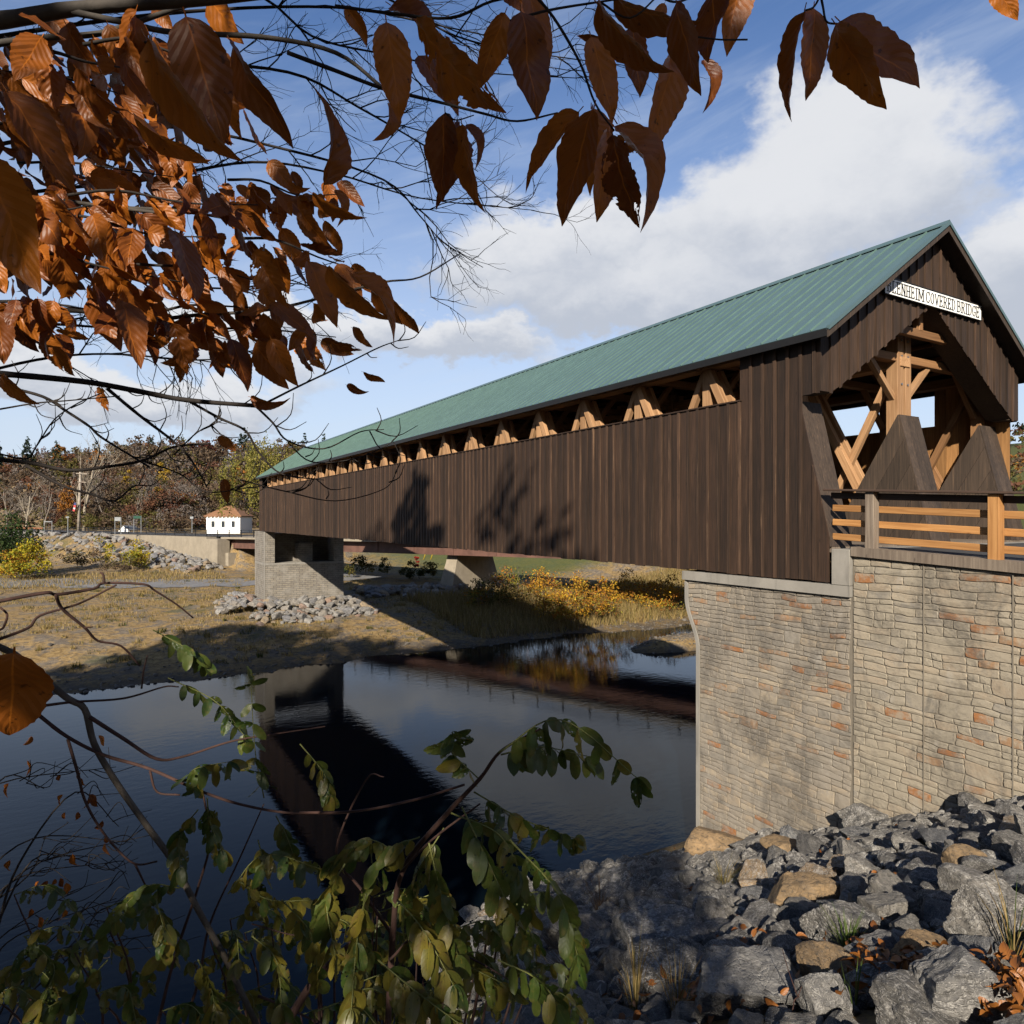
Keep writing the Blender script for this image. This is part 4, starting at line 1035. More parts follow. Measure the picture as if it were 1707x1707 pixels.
def crown_points(shape, h, wd, n, rng):
    """points on and in many sub-clumps that together fill a crown of the given outline (base at z=0)"""
    if shape == 'cone':
        z = h * (1 - rng.random(n) ** .55) * .97 + .03 * h; a = rng.random(n) * 6.283
        lay = .75 + .25 * np.cos(z / h * 40); r = wd / 2 * (1 - z / h) ** (.62) * lay * np.sqrt(rng.uniform(.25, 1, n)) * (1 + .22 * np.sin(a * 3 + z * 2.1))
        return np.stack([r * np.cos(a), r * np.sin(a), z], 1), (z * 3).astype(int)
    if shape == 'willow':
        k = 90; ca = rng.random(k) * 6.283; cr = wd / 2 * np.sqrt(rng.random(k)) * .95; top = h * np.sqrt(np.clip(1 - (cr / (wd / 2)) ** 2 * .62, 0, 1)) * rng.uniform(.9, 1.02, k)
        i = rng.integers(0, k, n); ln = rng.random(n) ** .8 * (h * .62) * rng.uniform(.5, 1, k)[i]
        p = np.stack([cr[i] * np.cos(ca[i]), cr[i] * np.sin(ca[i]), np.maximum(.6, top[i] - ln)], 1) + rng.normal(size=(n, 3)) * np.array([.28, .28, .2])
        return p, i
    k = max(10, int(n / 70)); d = rng.normal(size=(k, 3)); d /= np.linalg.norm(d, axis=1)[:, None]; rr = rng.random(k) ** .42
    c = d * rr[:, None] * np.array([wd / 2, wd / 2, h / 2]) * .86
    if shape == 'shrub': c[:, 2] = np.abs(c[:, 2]) * 1.5 - h * .3
    cs = rng.uniform(.10, .24, k) * min(wd, h) ; i = rng.integers(0, k, n)
    q = rng.normal(size=(n, 3)); q /= np.linalg.norm(q, axis=1)[:, None]; q *= rng.random(n)[:, None] ** .45
    p = c[i] + q * cs[i][:, None] * np.array([1.15, 1.15, .8]); p[:, 2] += h / 2
    p[:, 2] = np.maximum(p[:, 2], .02 * h); return p, i
def tree(name, label, cat, loc, h, wd, shape, pal, n, size, trunk=.25, seed=0, group=None, bark='bark', crown0=.22, limbs=7, droop=0.0):
    rng = np.random.default_rng(seed + 1000); rr = random.Random(seed); t = thing(name, label, cat, loc, group)
    c0 = h * crown0 if shape in ('round', 'oval') else 0.0
    P, cl = crown_points(shape, h - c0, wd, n, rng); P = P + np.array([0, 0, c0])
    add('crown', quads_mesh('crown', leaf_quads(P, size, rng, droop=droop), 4, M['crown'], cols_for(n, pal, rng, clump=cl + rng.integers(0, 2, n))), t)
    tb = Tubes(); top = Vector((rr.uniform(-.3, .3), rr.uniform(-.3, .3), h * .82))
    tb.add(spline([Vector((0, 0, -.6)), Vector((rr.uniform(-.15, .15), rr.uniform(-.15, .15), h * .35)), top], 4), trunk, trunk * .22, 7)
    for i in range(limbs):
        z = h * rr.uniform(.2, .7); a = rr.uniform(0, 6.28); q = Vector((math.cos(a), math.sin(a), 0)) * wd * rr.uniform(.22, .42)
        s = Vector((0, 0, z)); tb.add(spline([s, s + q * .5 + Vector((0, 0, h * .06)), s + q + Vector((0, 0, h * rr.uniform(.05, .2)))], 3), trunk * .42, trunk * .08, 5)
    tb.build('trunk', M[bark], t); return t
def bare(name, label, loc, h, spread, seed, bark, lvls=4, r0=.25, group=None, nmain=6, lean=(0, 0)):
    rr = random.Random(seed); t = thing(name, label, 'tree', loc, group); tk = Tubes(); tw = Tubes()
    def grow(p, d, L, r, lv):
        n = 5; pts = [p]; q = p; dd = d
        for i in range(n):
            dd = (dd + Vector((rr.gauss(0, .13), rr.gauss(0, .13), rr.gauss(.03, .1)))).normalized(); q = q + dd * (L / n); pts.append(q)
        (tk if lv >= lvls - 1 else tw).add(pts, r, r * .45, 6 if lv >= lvls - 1 else 4)
        if lv <= 0: return
        k = nmain if lv == lvls else rr.randint(3, 5)
        for i in range(k):
            f = rr.uniform(.3, 1.0); b = pts[min(n, int(f * n))]
            a = Vector((rr.gauss(0, 1), rr.gauss(0, 1), rr.gauss(.2, .6))).normalized()
            grow(b, (dd * (.9) + a * spread).normalized(), L * rr.uniform(.42, .68), r * .5 * (1.1 - .5 * f), lv - 1)
    grow(Vector((0, 0, -.5)), Vector((lean[0], lean[1], 1)).normalized(), h * .62, r0, lvls)
    tk.build('trunk', M[bark], t); tw.build('twigs', M[bark], t); return t

RUST = [(.18, .080, .045), (.21, .095, .05), (.15, .065, .042), (.19, .09, .06)]
BROWN = [(.16, .105, .065), (.19, .13, .08), (.13, .085, .055), (.21, .15, .10)]
OLIVE = [(.15, .13, .035), (.12, .115, .03), (.19, .15, .045)]
ORANGE = [(.45, .18, .03), (.38, .14, .025), (.50, .24, .05)]
GOLD = [(.52, .33, .035), (.60, .40, .05), (.46, .27, .03)]
PINE = [(.022, .040, .024), (.032, .055, .030), (.018, .032, .022)]
GREEN = [(.045, .080, .022), (.065, .10, .025), (.035, .060, .02)]
GREYTW = [(.23, .19, .165), (.18, .145, .12), (.26, .215, .19)]
WILLOW = [(.25, .24, .05), (.33, .29, .065), (.20, .195, .04), (.38, .32, .08)]
# wooded hillside: one mass of far trees
rng = np.random.default_rng(42); Qs = []; Cs = []; cnt = 0
def forest_tree(x, y, h, wd, pal, shape, n, size):
    P, cl = crown_points(shape, h, wd, n, rng); P += np.array([x, y, height(x, y) + (.0 if shape == 'cone' else h * .06)])
    Qs.append(leaf_quads(P, size, rng)); Cs.append(cols_for(n, pal, rng, clump=cl + rng.integers(0, 2, n)))
for i in range(2600):
    a = rng.uniform(-42, 3) ; t = rng.uniform(150, 420)
    px = 853.5 + math.tan(R(a)) * 1138
    if px > 560: continue
    p = at(px, 862, t); P2 = Vector((p.x, p.y)) - RA; ds = -P2.dot(RN)
    if ds < 22 or p.y < 190: continue
    if rng.random() > .55 + .45 * (t < 260): continue
    u = rng.random(); far = ds / 220
    if u < .44: pal = BROWN
    elif u < .70: pal = GREYTW
    elif u < .82: pal = RUST
    elif u < .925: pal = OLIVE
    elif u < .945: pal = ORANGE
    elif u < .955: pal = GOLD
    else: pal = PINE
    near = t < 215
    if pal is PINE: 
        if t < 250: continue
        forest_tree(p.x, p.y, rng.uniform(12, 18), rng.uniform(6, 9), pal, 'cone', 300, 1.25)
    elif pal is GREYTW: forest_tree(p.x, p.y, rng.uniform(8, 14), rng.uniform(6, 10), pal, 'round', 420 if near else 190, .55 if near else .9)
    else: forest_tree(p.x, p.y, rng.uniform(8, 14), rng.uniform(6.5, 11), pal, 'round', 520 if near else 230, .6 if near else 1.0)
    cnt += 1
for i in range(420):                      # brush along the foot of the hill
    t = rng.uniform(118, 200); px = rng.uniform(-60, 470); p = at(px, 862, t); ds = -(Vector((p.x, p.y)) - RA).dot(RN)
    if ds < 11 or ds > 40 or (300 < px < 440 and t < 172): continue
    forest_tree(p.x, p.y, rng.uniform(3, 7), rng.uniform(4, 7), (BROWN, GREYTW, BROWN, RUST, OLIVE)[rng.integers(0, 5)], 'round', 260, .5)
for i in range(420):                      # wooded ridge far to the right
    x = rng.uniform(300, 760); y = rng.uniform(20, 420)
    pal = (RUST, BROWN, ORANGE, RUST, OLIVE, PINE)[rng.integers(0, 6)]
    forest_tree(x, y, rng.uniform(10, 16), rng.uniform(9, 15), pal, 'round', 130, 2.0)
fo = add('hillside_forest', quads_mesh('forest', np.concatenate(Qs), 4, M['crown'], np.concatenate(Cs))); tag(fo, 'autumn woods covering the hillside behind the road', 'woods', None, 'stuff')
print('forest', cnt, sum(len(q) for q in Qs))

def ground_at(px, t): p = at(px, 862, t); return Vector((p.x, p.y, height(p.x, p.y) - .1))
def tree_at(px, t, ytop, wpx, **k):
    g = ground_at(px, t); top = (862 - ytop) / 1138 * t; return dict(loc=g, h=top - g.z, wd=wpx / 1138 * t, **k)
tree('willow_tree', 'tall yellow green weeping willow beside the far bridge end', 'tree', **tree_at(436, 138, 724, 135, shape='willow', pal=WILLOW, n=9000, size=.42, trunk=.5, seed=2, droop=3.0))
bare('pale_bare_tree', 'leafless tree with pale trunks on the hillside behind the pole', ground_at(140, 172), 27, .55, 4, 'palebark', 4, .42, None, 7)
bare('slender_bare_tree', 'slender leafless tree at the foot of the wooded hill', ground_at(45, 168), 15, .6, 9, 'palebark', 4, .22, None, 6)
for i, (px, t, hh, lab) in enumerate(((75, 178, 17, 'leafless tree between the slender one and the pale trunked one'), (178, 176, 19, 'leafless tree to the right of the flag and pole'), (228, 172, 16, 'leafless grey tree above the green road sign'), (292, 176, 17, 'leafless tree just left of the white house'), (15, 174, 18, 'leafless tree rising behind the dark green tree'), (330, 185, 18, 'leafless tree directly behind the white house roof'))):
    bare('bare_hillside_tree', lab, ground_at(px, t), hh, .6, 60 + i, 'hillbark', 4, .2, 'leafless trees at the foot of the hill', 6)
tree('orange_tree', 'orange tree on the skyline at the top of the hill', 'tree', **tree_at(98, 300, 722, 26, shape='round', pal=ORANGE, n=700, size=1.0, seed=5))
tree('golden_tree', 'golden yellow tree in the middle of the wooded hillside', 'tree', **tree_at(272, 215, 766, 38, shape='round', pal=GOLD, n=1400, size=.7, seed=6))
tree('golden_tree', 'narrow golden tree hanging below the olive trees', 'tree', **tree_at(213, 205, 776, 24, shape='round', pal=GOLD, n=900, size=.65, seed=7))
tree('orange_tree', 'bright orange tree low on the hillside behind the white house', 'tree', **tree_at(303, 190, 808, 48, shape='round', pal=ORANGE, n=1500, size=.55, seed=8))
tree('orange_tree', 'orange tree just beside the pale utility pole', 'tree', **tree_at(114, 176, 800, 34, shape='round', pal=ORANGE, n=1200, size=.5, seed=9))
tree('red_tree', 'dark red tree near the top of the hill', 'tree', **tree_at(335, 290, 732, 80, shape='round', pal=[(.17, .05, .035), (.21, .065, .04), (.14, .045, .035)], n=2200, size=1.0, seed=10))
for i, (px, yt, wp, lab) in enumerate(((212, 734, 22, 'rounded dark pine on the skyline'), (252, 727, 30, 'broad dark pine on the skyline beside the rounded one'), (45, 727, 34, 'dark pine on the skyline to the left of the orange tree'), (-3, 728, 24, 'dark pine cut by the left picture edge'), (405, 722, 60, 'wide dark pine above the willow'))):
    tree('pine_tree', lab, 'tree', **tree_at(px, 305, yt, wp, shape='cone' if i != 0 else 'round', pal=PINE, n=1100, size=1.1, seed=30 + i, group='pines on the skyline'))
tree('spruce_tree', 'dense dark green tree on the near end of the embankment', 'tree', **tree_at(18, 92, 838, 96, shape='shrub', pal=GREEN, n=5200, size=.34, trunk=.2, seed=11))
# bushes
def bush(label, px, t, ytop, wpx, pal, n, size, seed, name='autumn_bush', group='bushes'):
    return tree(name, label, 'bush', **tree_at(px, t, ytop, wpx, shape='shrub', pal=pal, n=n, size=size, trunk=.05, seed=seed, group=group, limbs=9))
YEL = [(.58, .46, .03), (.50, .40, .03), (.30, .32, .04), (.62, .40, .04)]
bush('yellow and orange bush below the dark green tree', 38, 88, 888, 92, YEL + ORANGE[:1], 3600, .30, 40)
bush('yellow bush on the end of the concrete wall', 224, 100, 886, 50, YEL, 1700, .28, 41)
bush('sparse yellow bush above the embankment rocks', 168, 104, 882, 46, YEL + BROWN, 800, .28, 42)
bush('thin brown bush on the embankment among the rocks', 130, 104, 898, 60, BROWN + OLIVE, 1300, .25, 43)
bush('brown brush along the foot of the embankment', 205, 98, 920, 90, BROWN + OLIVE, 1800, .22, 44)
GB = [(.66, .34, .03), (.72, .46, .05), (.56, .22, .03), (.34, .30, .05), (.36, .16, .04)]
gi = [(845, 70, 922, 80, 'orange and green bush in front of the highway pier'), (905, 66, 922, 84, 'tall golden bush on the far bank'), (955, 64, 940, 74, 'golden bush with thin leaves next to the tall grass'),
      (1000, 66, 935, 66, 'orange bush in the middle of the far bank row'), (1050, 74, 944, 84, 'low orange bush below the meadow path'), (1108, 72, 946, 84, 'low rusty bush close to the near abutment edge'), (800, 68, 958, 56, 'dark green and grey bush against the highway pier')]
for i, (px, t, yt, wp, lab) in enumerate(gi):
    bush(lab, px, t, yt, wp, GB if i not in (0, 6) else GB[2:4] + OLIVE + GREYTW[:1], 2600, .19, 60 + i, group='bushes on the far bank')
for i, (px, t, yt, wp, lab) in enumerate(((610, 96, 920, 110, 'green bushes under the far end of the highway bridge'), (700, 92, 928, 90, 'brown and green bush in the shade beside the highway pier'))):
    bush(lab, px, t, yt, wp, OLIVE + GREEN, 1700, .26, 70 + i, group='bushes under the highway bridge')
tree('red_bush', 'small bright red bush under the highway bridge', 'bush', **tree_at(695, 105, 919, 12, shape='shrub', pal=[(.45, .03, .02)], n=500, size=.2, trunk=.03, seed=75))
for px in (707, 719):
    q = thing('marker_pole', ('left one of two slanted yellow marker poles under the highway bridge', 'right one of two slanted yellow marker poles under the highway bridge')[px > 710], 'pole', at(px, 931, 104), 'yellow marker poles')
    tb = Tubes(); o = q.location; tb.add([at(px - 1, 933, 104) - o, at(px + 5, 914, 104) - o], .07, .07, 6); tb.build('pole', flat('yellow_paint%d' % px, (.62, .42, .02), .5, .1), q)
# grasses (uncountable)
def blades(n, fx, fy, h0, h1, wd, pal, seed, keep=None):
    g = np.random.default_rng(seed); x = g.uniform(*fx, n); y = g.uniform(*fy, n)
    if keep is not None: k = np.array([keep(a, b) for a, b in zip(x, y)]); x, y = x[k], y[k]
    n = len(x); z = np.array([height(a, b) for a, b in zip(x, y)]) - .03; hh = g.uniform(h0, h1, n); a = g.uniform(0, 6.283, n); ln = g.normal(0, .25, (n, 2)) * hh[:, None]
    P = np.stack([x, y, z], 1); s = np.stack([np.cos(a), np.sin(a), 0 * a], 1) * (wd * g.uniform(.5, 1.3, n))[:, None]
    top = P + np.concatenate([ln, hh[:, None]], 1)
    return np.stack([P - s, P + s, top], 1), cols_for(n, pal, g, .3)
STRAW = [(.42, .30, .12), (.34, .23, .085), (.48, .36, .16), (.25, .20, .06)]
def patch(x, y, s, th): return fbm(x + 50, y, s) > th
b1, c1 = blades(22000, (27, 66), (51.5, 68), .5, 1.55, .035, STRAW, 1, lambda x, y: x > 27 + (y - 51) * -.2 + 3 * fbm(x, y, .2))
b2, c2 = blades(26000, (-16, 30), (53, 98), .10, .36, .035, STRAW, 2, lambda x, y: patch(x, y, .11, .02))
b3, c3 = blades(7000, (-16, 28), (53, 98), .10, .30, .03, GREEN + OLIVE, 3, lambda x, y: patch(x + 90, y + 30, .10, .16))
b4, c4 = blades(6000, (-20, 14), (96, 112), .2, .6, .05, STRAW, 4)
gt = np.random.default_rng(15); tb_ = []; tc_ = []
for _ in range(430):
    cx, cy = gt.uniform(-16, 30), 52 + 46 * gt.random() ** 1.3; n_ = int(gt.uniform(18, 55)); hh = gt.uniform(.18, .55); r_ = gt.uniform(.15, .55)
    b_, c_ = blades(n_, (cx - r_, cx + r_), (cy - r_, cy + r_), hh * .5, hh, .03, STRAW if gt.random() < .7 else OLIVE + GREEN[:1], int(gt.integers(1, 1 << 30))); tb_.append(b_); tc_.append(c_)
b4 = np.concatenate([b4] + tb_); c4 = np.concatenate([c4] + tc_)
gr_ = add('dry_grass', quads_mesh('dry_grass', np.concatenate([b1, b2, b3, b4]), 3, M['crown'], np.concatenate([c1, c2, c3, c4]))); tag(gr_, 'dry straw coloured grass on the far bank', 'grass', None, 'stuff')
# ------------------------------------------------------------------ trees behind and beside the camera that shade the bank
def off_tree(label, loc, h, wd, shape, pal, n, size, seed, **k): return tree('shade_tree', label, 'tree', loc, h, wd, shape, pal, n, size, .3, seed, 'trees on the near bank', **k)
def qpos(q1, q2top, x):                   # a tree whose top shades the light ray (q1, q2), standing at this x
    y = q1 + 1.1 * x; zt = q2top - .82 * x; g = height(x, y); return Vector((x, y, g)), zt - g
p, h = qpos(17.3, 12.9, -13); off_tree('tall conifer upstream on the near bank', p, h, 16.0, 'cone', PINE, 6000, .8, 201)
p, h = qpos(19.8, 10.9, -13); off_tree('second conifer beside the tall one upstream', p, h, 14.0, 'cone', PINE, 4000, .8, 202)
p, h = qpos(7.6, 14.2, -13); off_tree('thin leafed tree upstream near the path', p, h, 7, 'round', BROWN, 1300, .6, 203)
for i, (q1, q2, wd) in enumerate(((24, 10.5, 11), (29, 10.0, 12), (35, 9.0, 12), (41, 7.0, 11), (46.5, 4.5, 10), (51, 0.0, 9))):
    p, h = qpos(q1, q2, -30); off_tree(('first', 'second', 'third', 'fourth', 'fifth', 'sixth')[i] + ' tree of the row far upstream on the near bank', p, h, wd, 'round', BROWN + OLIVE, 4200, .9, 210 + i)

for i, (x, y, hh, ww_) in enumerate(((5.5, -12, 15, 7.5), (11, -9.5, 14, 7), (17, -13, 16, 8), (8, -18, 17, 9))):  # extra trees out of view, added to dim the sky light
    off_tree(('oak', 'maple', 'ash', 'elm')[i] + ' added unseen behind the viewpoint to block sky light', Vector((x, y, height(x, y))), hh, ww_, 'round', OLIVE + BROWN, 3600, .75, 240 + i)
# ------------------------------------------------------------------ leaves
def leaf_mesh(name, mat, seed, width=.5, teeth=12, fold=.25, curl=.35, twist=.3, bite=False, nv=24, nu=6, pleat=.0045, petiole=.07):
    rg = random.Random(seed); V = []; Fs = []; UV = []
    if bite: nv, nu = nv * 2, nu * 3
    for i in range(nv + 1):
        v = i / nv; wv = (v ** .58) * ((1 - v) ** .98) * 2.42 * width / 2 if petiole > .05 else (v ** .55) * ((1 - v) ** .60) * 2.2 * width / 2
        wv = max(wv, .004); saw = 1 + .11 * ((v * teeth * 1.0) % 1.0 - .5) * (1 if 0 < i < nv else 0)
        tw = twist * (v - .3)
        for k in range(nu + 1):
            u = -1 + 2 * k / nu; x = u * wv * (saw if abs(u) > .99 else 1)
            z = fold * abs(x) - curl * v * v * .5 + pleat * math.sin((v * 9 - abs(u) * 1.4) * 6.283) * min(1, abs(u) * 3) * min(1, wv * 8) + .07 * mnoise.noise(Vector((x * 3, v * 3, seed * 3.7))) + .03 * mnoise.noise(Vector((x * 9, v * 8, seed)))
            yv = v - curl * curl * v ** 3 * .12
            V.append((x * math.cos(tw) - z * math.sin(tw), yv, x * math.sin(tw) + z * math.cos(tw))); UV.append(((u + 1) / 2, v))
    for i in range(nv):
        for k in range(nu):
            if bite:
                u = -1 + 2 * (k + .5) / nu; v = (i + .5) / nv
                if mnoise.noise(Vector((u * 1.6 + seed, v * 5.5, seed * 1.3))) * .9 + .28 * mnoise.noise(Vector((u * 6, v * 18, seed))) > .50 - .28 * abs(u) and abs(u) > .12: continue
            a = i * (nu + 1) + k; Fs.append((a, a + 1, a + nu + 2, a + nu + 1))
    b = len(V); pw = .008
    V += [(-pw, 0.01, 0.0), (pw, 0.01, 0.0), (pw * .8, -petiole, .015), (-pw * .8, -petiole, .015), (0, .01, -pw), (0, -petiole, .015 - pw)]; UV += [(.5, 0)] * 6
    Fs += [(b, b + 1, b + 2, b + 3), (b + 1, b + 4, b + 5, b + 2), (b + 4, b, b + 3, b + 5)]
    me = mesh_of(name, V, Fs, mat, True); ul = me.uv_layers.new(name='UVMap')
    for li, l in enumerate(me.loops): ul.data[li].uv = UV[l.vertex_index]
    return me
BL = [leaf_mesh('leaf', M['beech'], s, w, 13, f, c, tw, b) for s, w, f, c, tw, b in ((1, .52, .22, .25, .2, 0), (2, .48, .45, .65, -.5, 0), (3, .55, .15, .15, .1, 0), (4, .44, .7, .9, .9, 0), (5, .50, .35, -.5, -.4, 0), (6, .54, .2, .4, .2, 1), (7, .4, 1.1, .8, -.9, 0))]
BL2 = BL + [leaf_mesh('leaf', M['beech'], s, w, 12, f, c, tw, b) for s, w, f, c, tw, b in ((11, .58, .5, .9, .7, 0), (12, .42, .9, 1.1, -1.0, 0), (13, .50, -.4, .7, .4, 1), (14, .46, .3, -.8, .9, 0), (15, .6, .1, .5, -.6, 1))]
def leaf_frame(base, tip, roll, view=True):
    y = tip - base; L = y.length; y = y / L; c = -(base + tip) / 2; n = c - y * c.dot(y)
    n.normalize(); x = y.cross(n); ca, sa = math.cos(roll), math.sin(roll); n2 = n * ca + x * sa; x2 = y.cross(n2)
    return L, x2, y, n2
def put_leaf(parent, me, base, tip, roll, name='leaf', wk=1.0):
    L, x, y, n = leaf_frame(base, tip, roll); o = base - Vector(parent.location)
    m = Matrix(((x.x * L * wk, y.x * L, n.x * L, o.x), (x.y * L * wk, y.y * L, n.y * L, o.y), (x.z * L * wk, y.z * L, n.z * L, o.z), (0, 0, 0, 1)))
    return add(name, me, parent, mtx=m)
bt = thing('beech_tree', 'beech with copper brown leaves overhanging the top and left of the view', 'tree', (-2.4, -.6, -1.7)); BO = Vector(bt.location)
HL = [ # base, tip, width in pixels, variant
 (644,37,671,200,75,0),(700,42,806,200,60,5),(697,93,770,183,45,0),(650,8,758,58,30,3),(575,10,619,70,28,3),(540,308,583,155,45,6),(652,172,656,241,22,3),(742,188,729,332,52,0),(757,204,753,330,25,6),(770,207,772,360,46,1),
 (778,206,821,270,18,3),(842,21,804,150,50,1),(868,20,901,196,76,2),(878,-15,922,105,48,0),(835,-30,892,40,45,4),(995,5,1075,160,46,1),(985,62,1029,200,60,0),(1030,66,965,70,16,6),(1052,45,1071,160,48,2),(1021,-5,1137,92,42,1),
 (965,186,846,290,46,1),(990,182,924,374,62,0),(985,180,996,295,34,6),(1015,218,1020,350,42,1),(1022,225,1048,385,60,5),(1030,225,1078,262,22,5),(1028,205,1149,338,36,3),(1128,3,1156,162,44,0),(1195,-20,1174,98,55,2),(1235,-30,1222,66,50,1),
 (1173,98,1210,170,22,3),(1122,95,1112,236,44,1),(1108,5,1084,60,25,4),(1341,18,1272,198,38,1),(1356,14,1357,160,55,0),(1393,40,1465,188,60,0),(1400,36,1541,137,66,2),(1652,-30,1700,32,40,0),
 (310,28,374,235,108,2),(245,65,337,290,62,1),(345,-10,395,70,42,0),(385,70,444,222,38,3),(-20,270,45,478,95,0),(35,130,135,170,60,4),(10,150,137,305,58,1),(150,290,235,322,55,0),(220,190,338,295,28,3),(262,290,280,345,28,2),
 (448,268,490,318,38,0),(487,285,508,335,18,3),(543,303,560,350,28,0),(563,303,605,335,22,1),(560,315,588,372,18,3),(520,322,597,388,26,1),(540,368,574,425,25,3),(372,352,445,376,66,2),(292,385,340,495,48,0),(152,498,203,580,52,0),(203,500,246,594,40,1),
 (345,515,372,565,38,4),(-5,518,8,605,50,0),(290,540,315,625,55,5),(355,562,375,632,30,1),(385,565,420,650,38,0),(425,572,473,648,40,0),(452,565,488,645,45,1),(492,565,540,612,40,5),(535,568,584,594,30,1),(545,445,627,560,40,1),(585,455,700,537,30,3),(620,478,665,543,28,0),
 (655,500,695,560,22,3),(452,505,525,555,38,0),(515,435,568,530,42,1),(425,420,470,510,50,5),(418,662,478,685,22,6),(578,642,611,660,16,6),(605,620,640,640,12,3),(2,625,43,682,25,1),(164,645,176,686,18,5),(363,728,398,752,24,4),(373,798,386,840,20,4),
 (60,20,130,60,60,0),(110,40,150,140,45,1),(255,10,300,60,50,4),(180,40,215,130,40,0),(90,300,130,360,50,1),(85,380,140,415,45,0),(265,420,300,470,36,1),(240,440,262,480,28,3),(480,330,520,372,30,0),(500,350,540,420,36,1),(470,380,505,450,38,0),(330,400,372,470,40,1),(395,330,430,372,36,5)]
rg = random.Random(77)
for i, (x0, y0, x1, y1, wp, vv) in enumerate(HL):
    lp = math.hypot(x1 - x0, y1 - y0); tilt = rg.uniform(-.35, .35); Lr = rg.uniform(.098, .118)
    if lp > 195: Lr = .125
    t = Lr * math.cos(tilt) * 1138 / lp; t = min(max(t, .52), 2.3)
    dt = t * lp / 1138 * math.tan(tilt); b = at(x0, y0, t); q = at(x1, y1, t + dt)
    nat = (.52, .48, .55, .44, .50, .54, .40)[vv]; want = wp / lp / math.cos(tilt) ; want = min(1.0, wp * t / 1138 / (nat * (q - b).length))
    roll = math.acos(max(.25, min(1, want))) * rg.choice((-1, 1)); put_leaf(bt, BL[vv], b, q, roll)
# the single old leaf hanging in front of the water on the left
put_leaf(bt, BL[2], at(24, 1088, .62), at(14, 1236, .66), .15, wk=1.25)
# sprays that fill the dense cluster on the left
SPR = [(-20,120,200,150,1.25),(-20,205,250,190,1.45),(30,265,290,285,1.6),(90,325,430,345,1.35),(40,370,360,390,1.3),(-20,425,300,465,1.3),(-20,505,250,515,1.35),(250,520,470,505,1.5),(300,552,560,560,1.55),(380,300,560,325,1.6),(400,395,600,440,1.5),(140,70,400,90,1.15),(190,120,420,180,1.5),(-20,330,150,345,1.1),(40,90,200,110,1.0),(100,225,330,240,1.9),(20,150,180,230,1.8),(150,160,300,260,1.9),(200,440,420,460,1.4),(60,545,120,560,1.5)]
nl = 0
for (x0, y0, x1, y1, t) in SPR:
    pts = spline([at(x0, y0 + rg.uniform(-8, 8), t), at(x0 * .7 + x1 * .3, y0 * .7 + y1 * .3 - rg.uniform(0, 16), t * .98), at(x0 * .35 + x1 * .65, y0 * .35 + y1 * .65 + rg.uniform(-10, 12), t), at(x1, y1 + rg.uniform(-4, 12), t * 1.03)], 4)
    twg = Tubes(); twg.add([p - BO for p in pts], .0035, .0012, 5); twg.build('twig', M['twig'], bt)
    Lg = (pts[-1] - pts[0]).length; n = int(Lg / .027); extra = []
    for k in range(n):
        f = (k + rg.random() * .6) / n * (len(pts) - 1); i = min(int(f), len(pts) - 2); b = pts[i].lerp(pts[i + 1], f - i)
        dr = R2 * rg.gauss(.38, .40) + Vector((0, 0, -1)) * rg.uniform(.35, 1.15) + F2 * rg.gauss(0, .45)
        b = b + Vector((rg.gauss(0, .012), rg.gauss(0, .012), rg.gauss(-.005, .012)))
        q = b + dr.normalized() * rg.uniform(.06, .105)
        if nl < 195: put_leaf(bt, rg.choice(BL2), b, q, rg.gauss(0, .9)); nl += 1
        for _ in range(1):                # leaves past the first few hundred stay joined, spray by spray
            b2 = b + Vector((rg.gauss(0, .03), rg.gauss(0, .05), rg.gauss(-.01, .03))); dr = R2 * rg.gauss(.38, .45) + Vector((0, 0, -1)) * rg.uniform(.3, 1.1) + F2 * rg.gauss(0, .5); q2 = b2 + dr.normalized() * rg.uniform(.06, .10); extra.append((b2, q2, rg.gauss(0, .9)))
    V = []; Fs = []; UV = []
    for b2, q2, ro in extra:
        me = rg.choice(BL2[:5] + BL2[7:9]); L, x, y, nn = leaf_frame(b2, q2, ro); o = b2 - BO; k0 = len(V)
        V += [o + (x * v.co.x + y * v.co.y + nn * v.co.z) * L for v in me.vertices]; Fs += [tuple(k0 + i for i in p.vertices) for p in me.polygons]; UV += [tuple(l.uv) for l in me.uv_layers[0].data]
    me = mesh_of('leaf_cluster', V, Fs, M['beech'], True); ul = me.uv_layers.new(name='UVMap'); ul.data.foreach_set('uv', np.array(UV, np.float32).reshape(-1)); add('leaf_cluster', me, bt)['kind'] = 'stuff'
# branches of the beech
def br_px(T_, pts, t0, t1, w0, w1, sub=5, sides=6):
    n = len(pts); P = [at(x, y, t0 + (t1 - t0) * i / (n - 1)) - BO for i, (x, y) in enumerate(pts)]
    T_.add(spline(P, sub), w0 / 2 / 1138 * t0, w1 / 2 / 1138 * t1, sides, .06)
bg_ = Tubes()
for pts, t0, t1, w0, w1 in (
 ([(-260, 60), (0, 34), (130, 14), (330, 0), (520, -20)], 1.25, 1.25, 32, 16), ([(120, 20), (200, 36), (290, 54), (440, 62), (560, 88), (640, 148)], 1.25, 1.2, 12, 6), ([(-40, 78), (60, 64), (150, 58), (200, 46), (330, 2)], 1.3, 1.3, 12, 8),
 ([(150, 345), (300, 352), (420, 372)], 1.4, 1.4, 8, 4), ([(-40, 332), (60, 330), (180, 345), (290, 358)], 1.35, 1.4, 9, 6), ([(-40, 512), (60, 514), (150, 520), (250, 532), (330, 525), (450, 516), (560, 490), (640, 470), (700, 462), (765, 424)], 1.4, 1.55, 10, 2)):
    bg_ = Tubes(); br_px(bg_, pts, t0, t1, w0, w1); bg_.build('branch', M['branch'], bt)
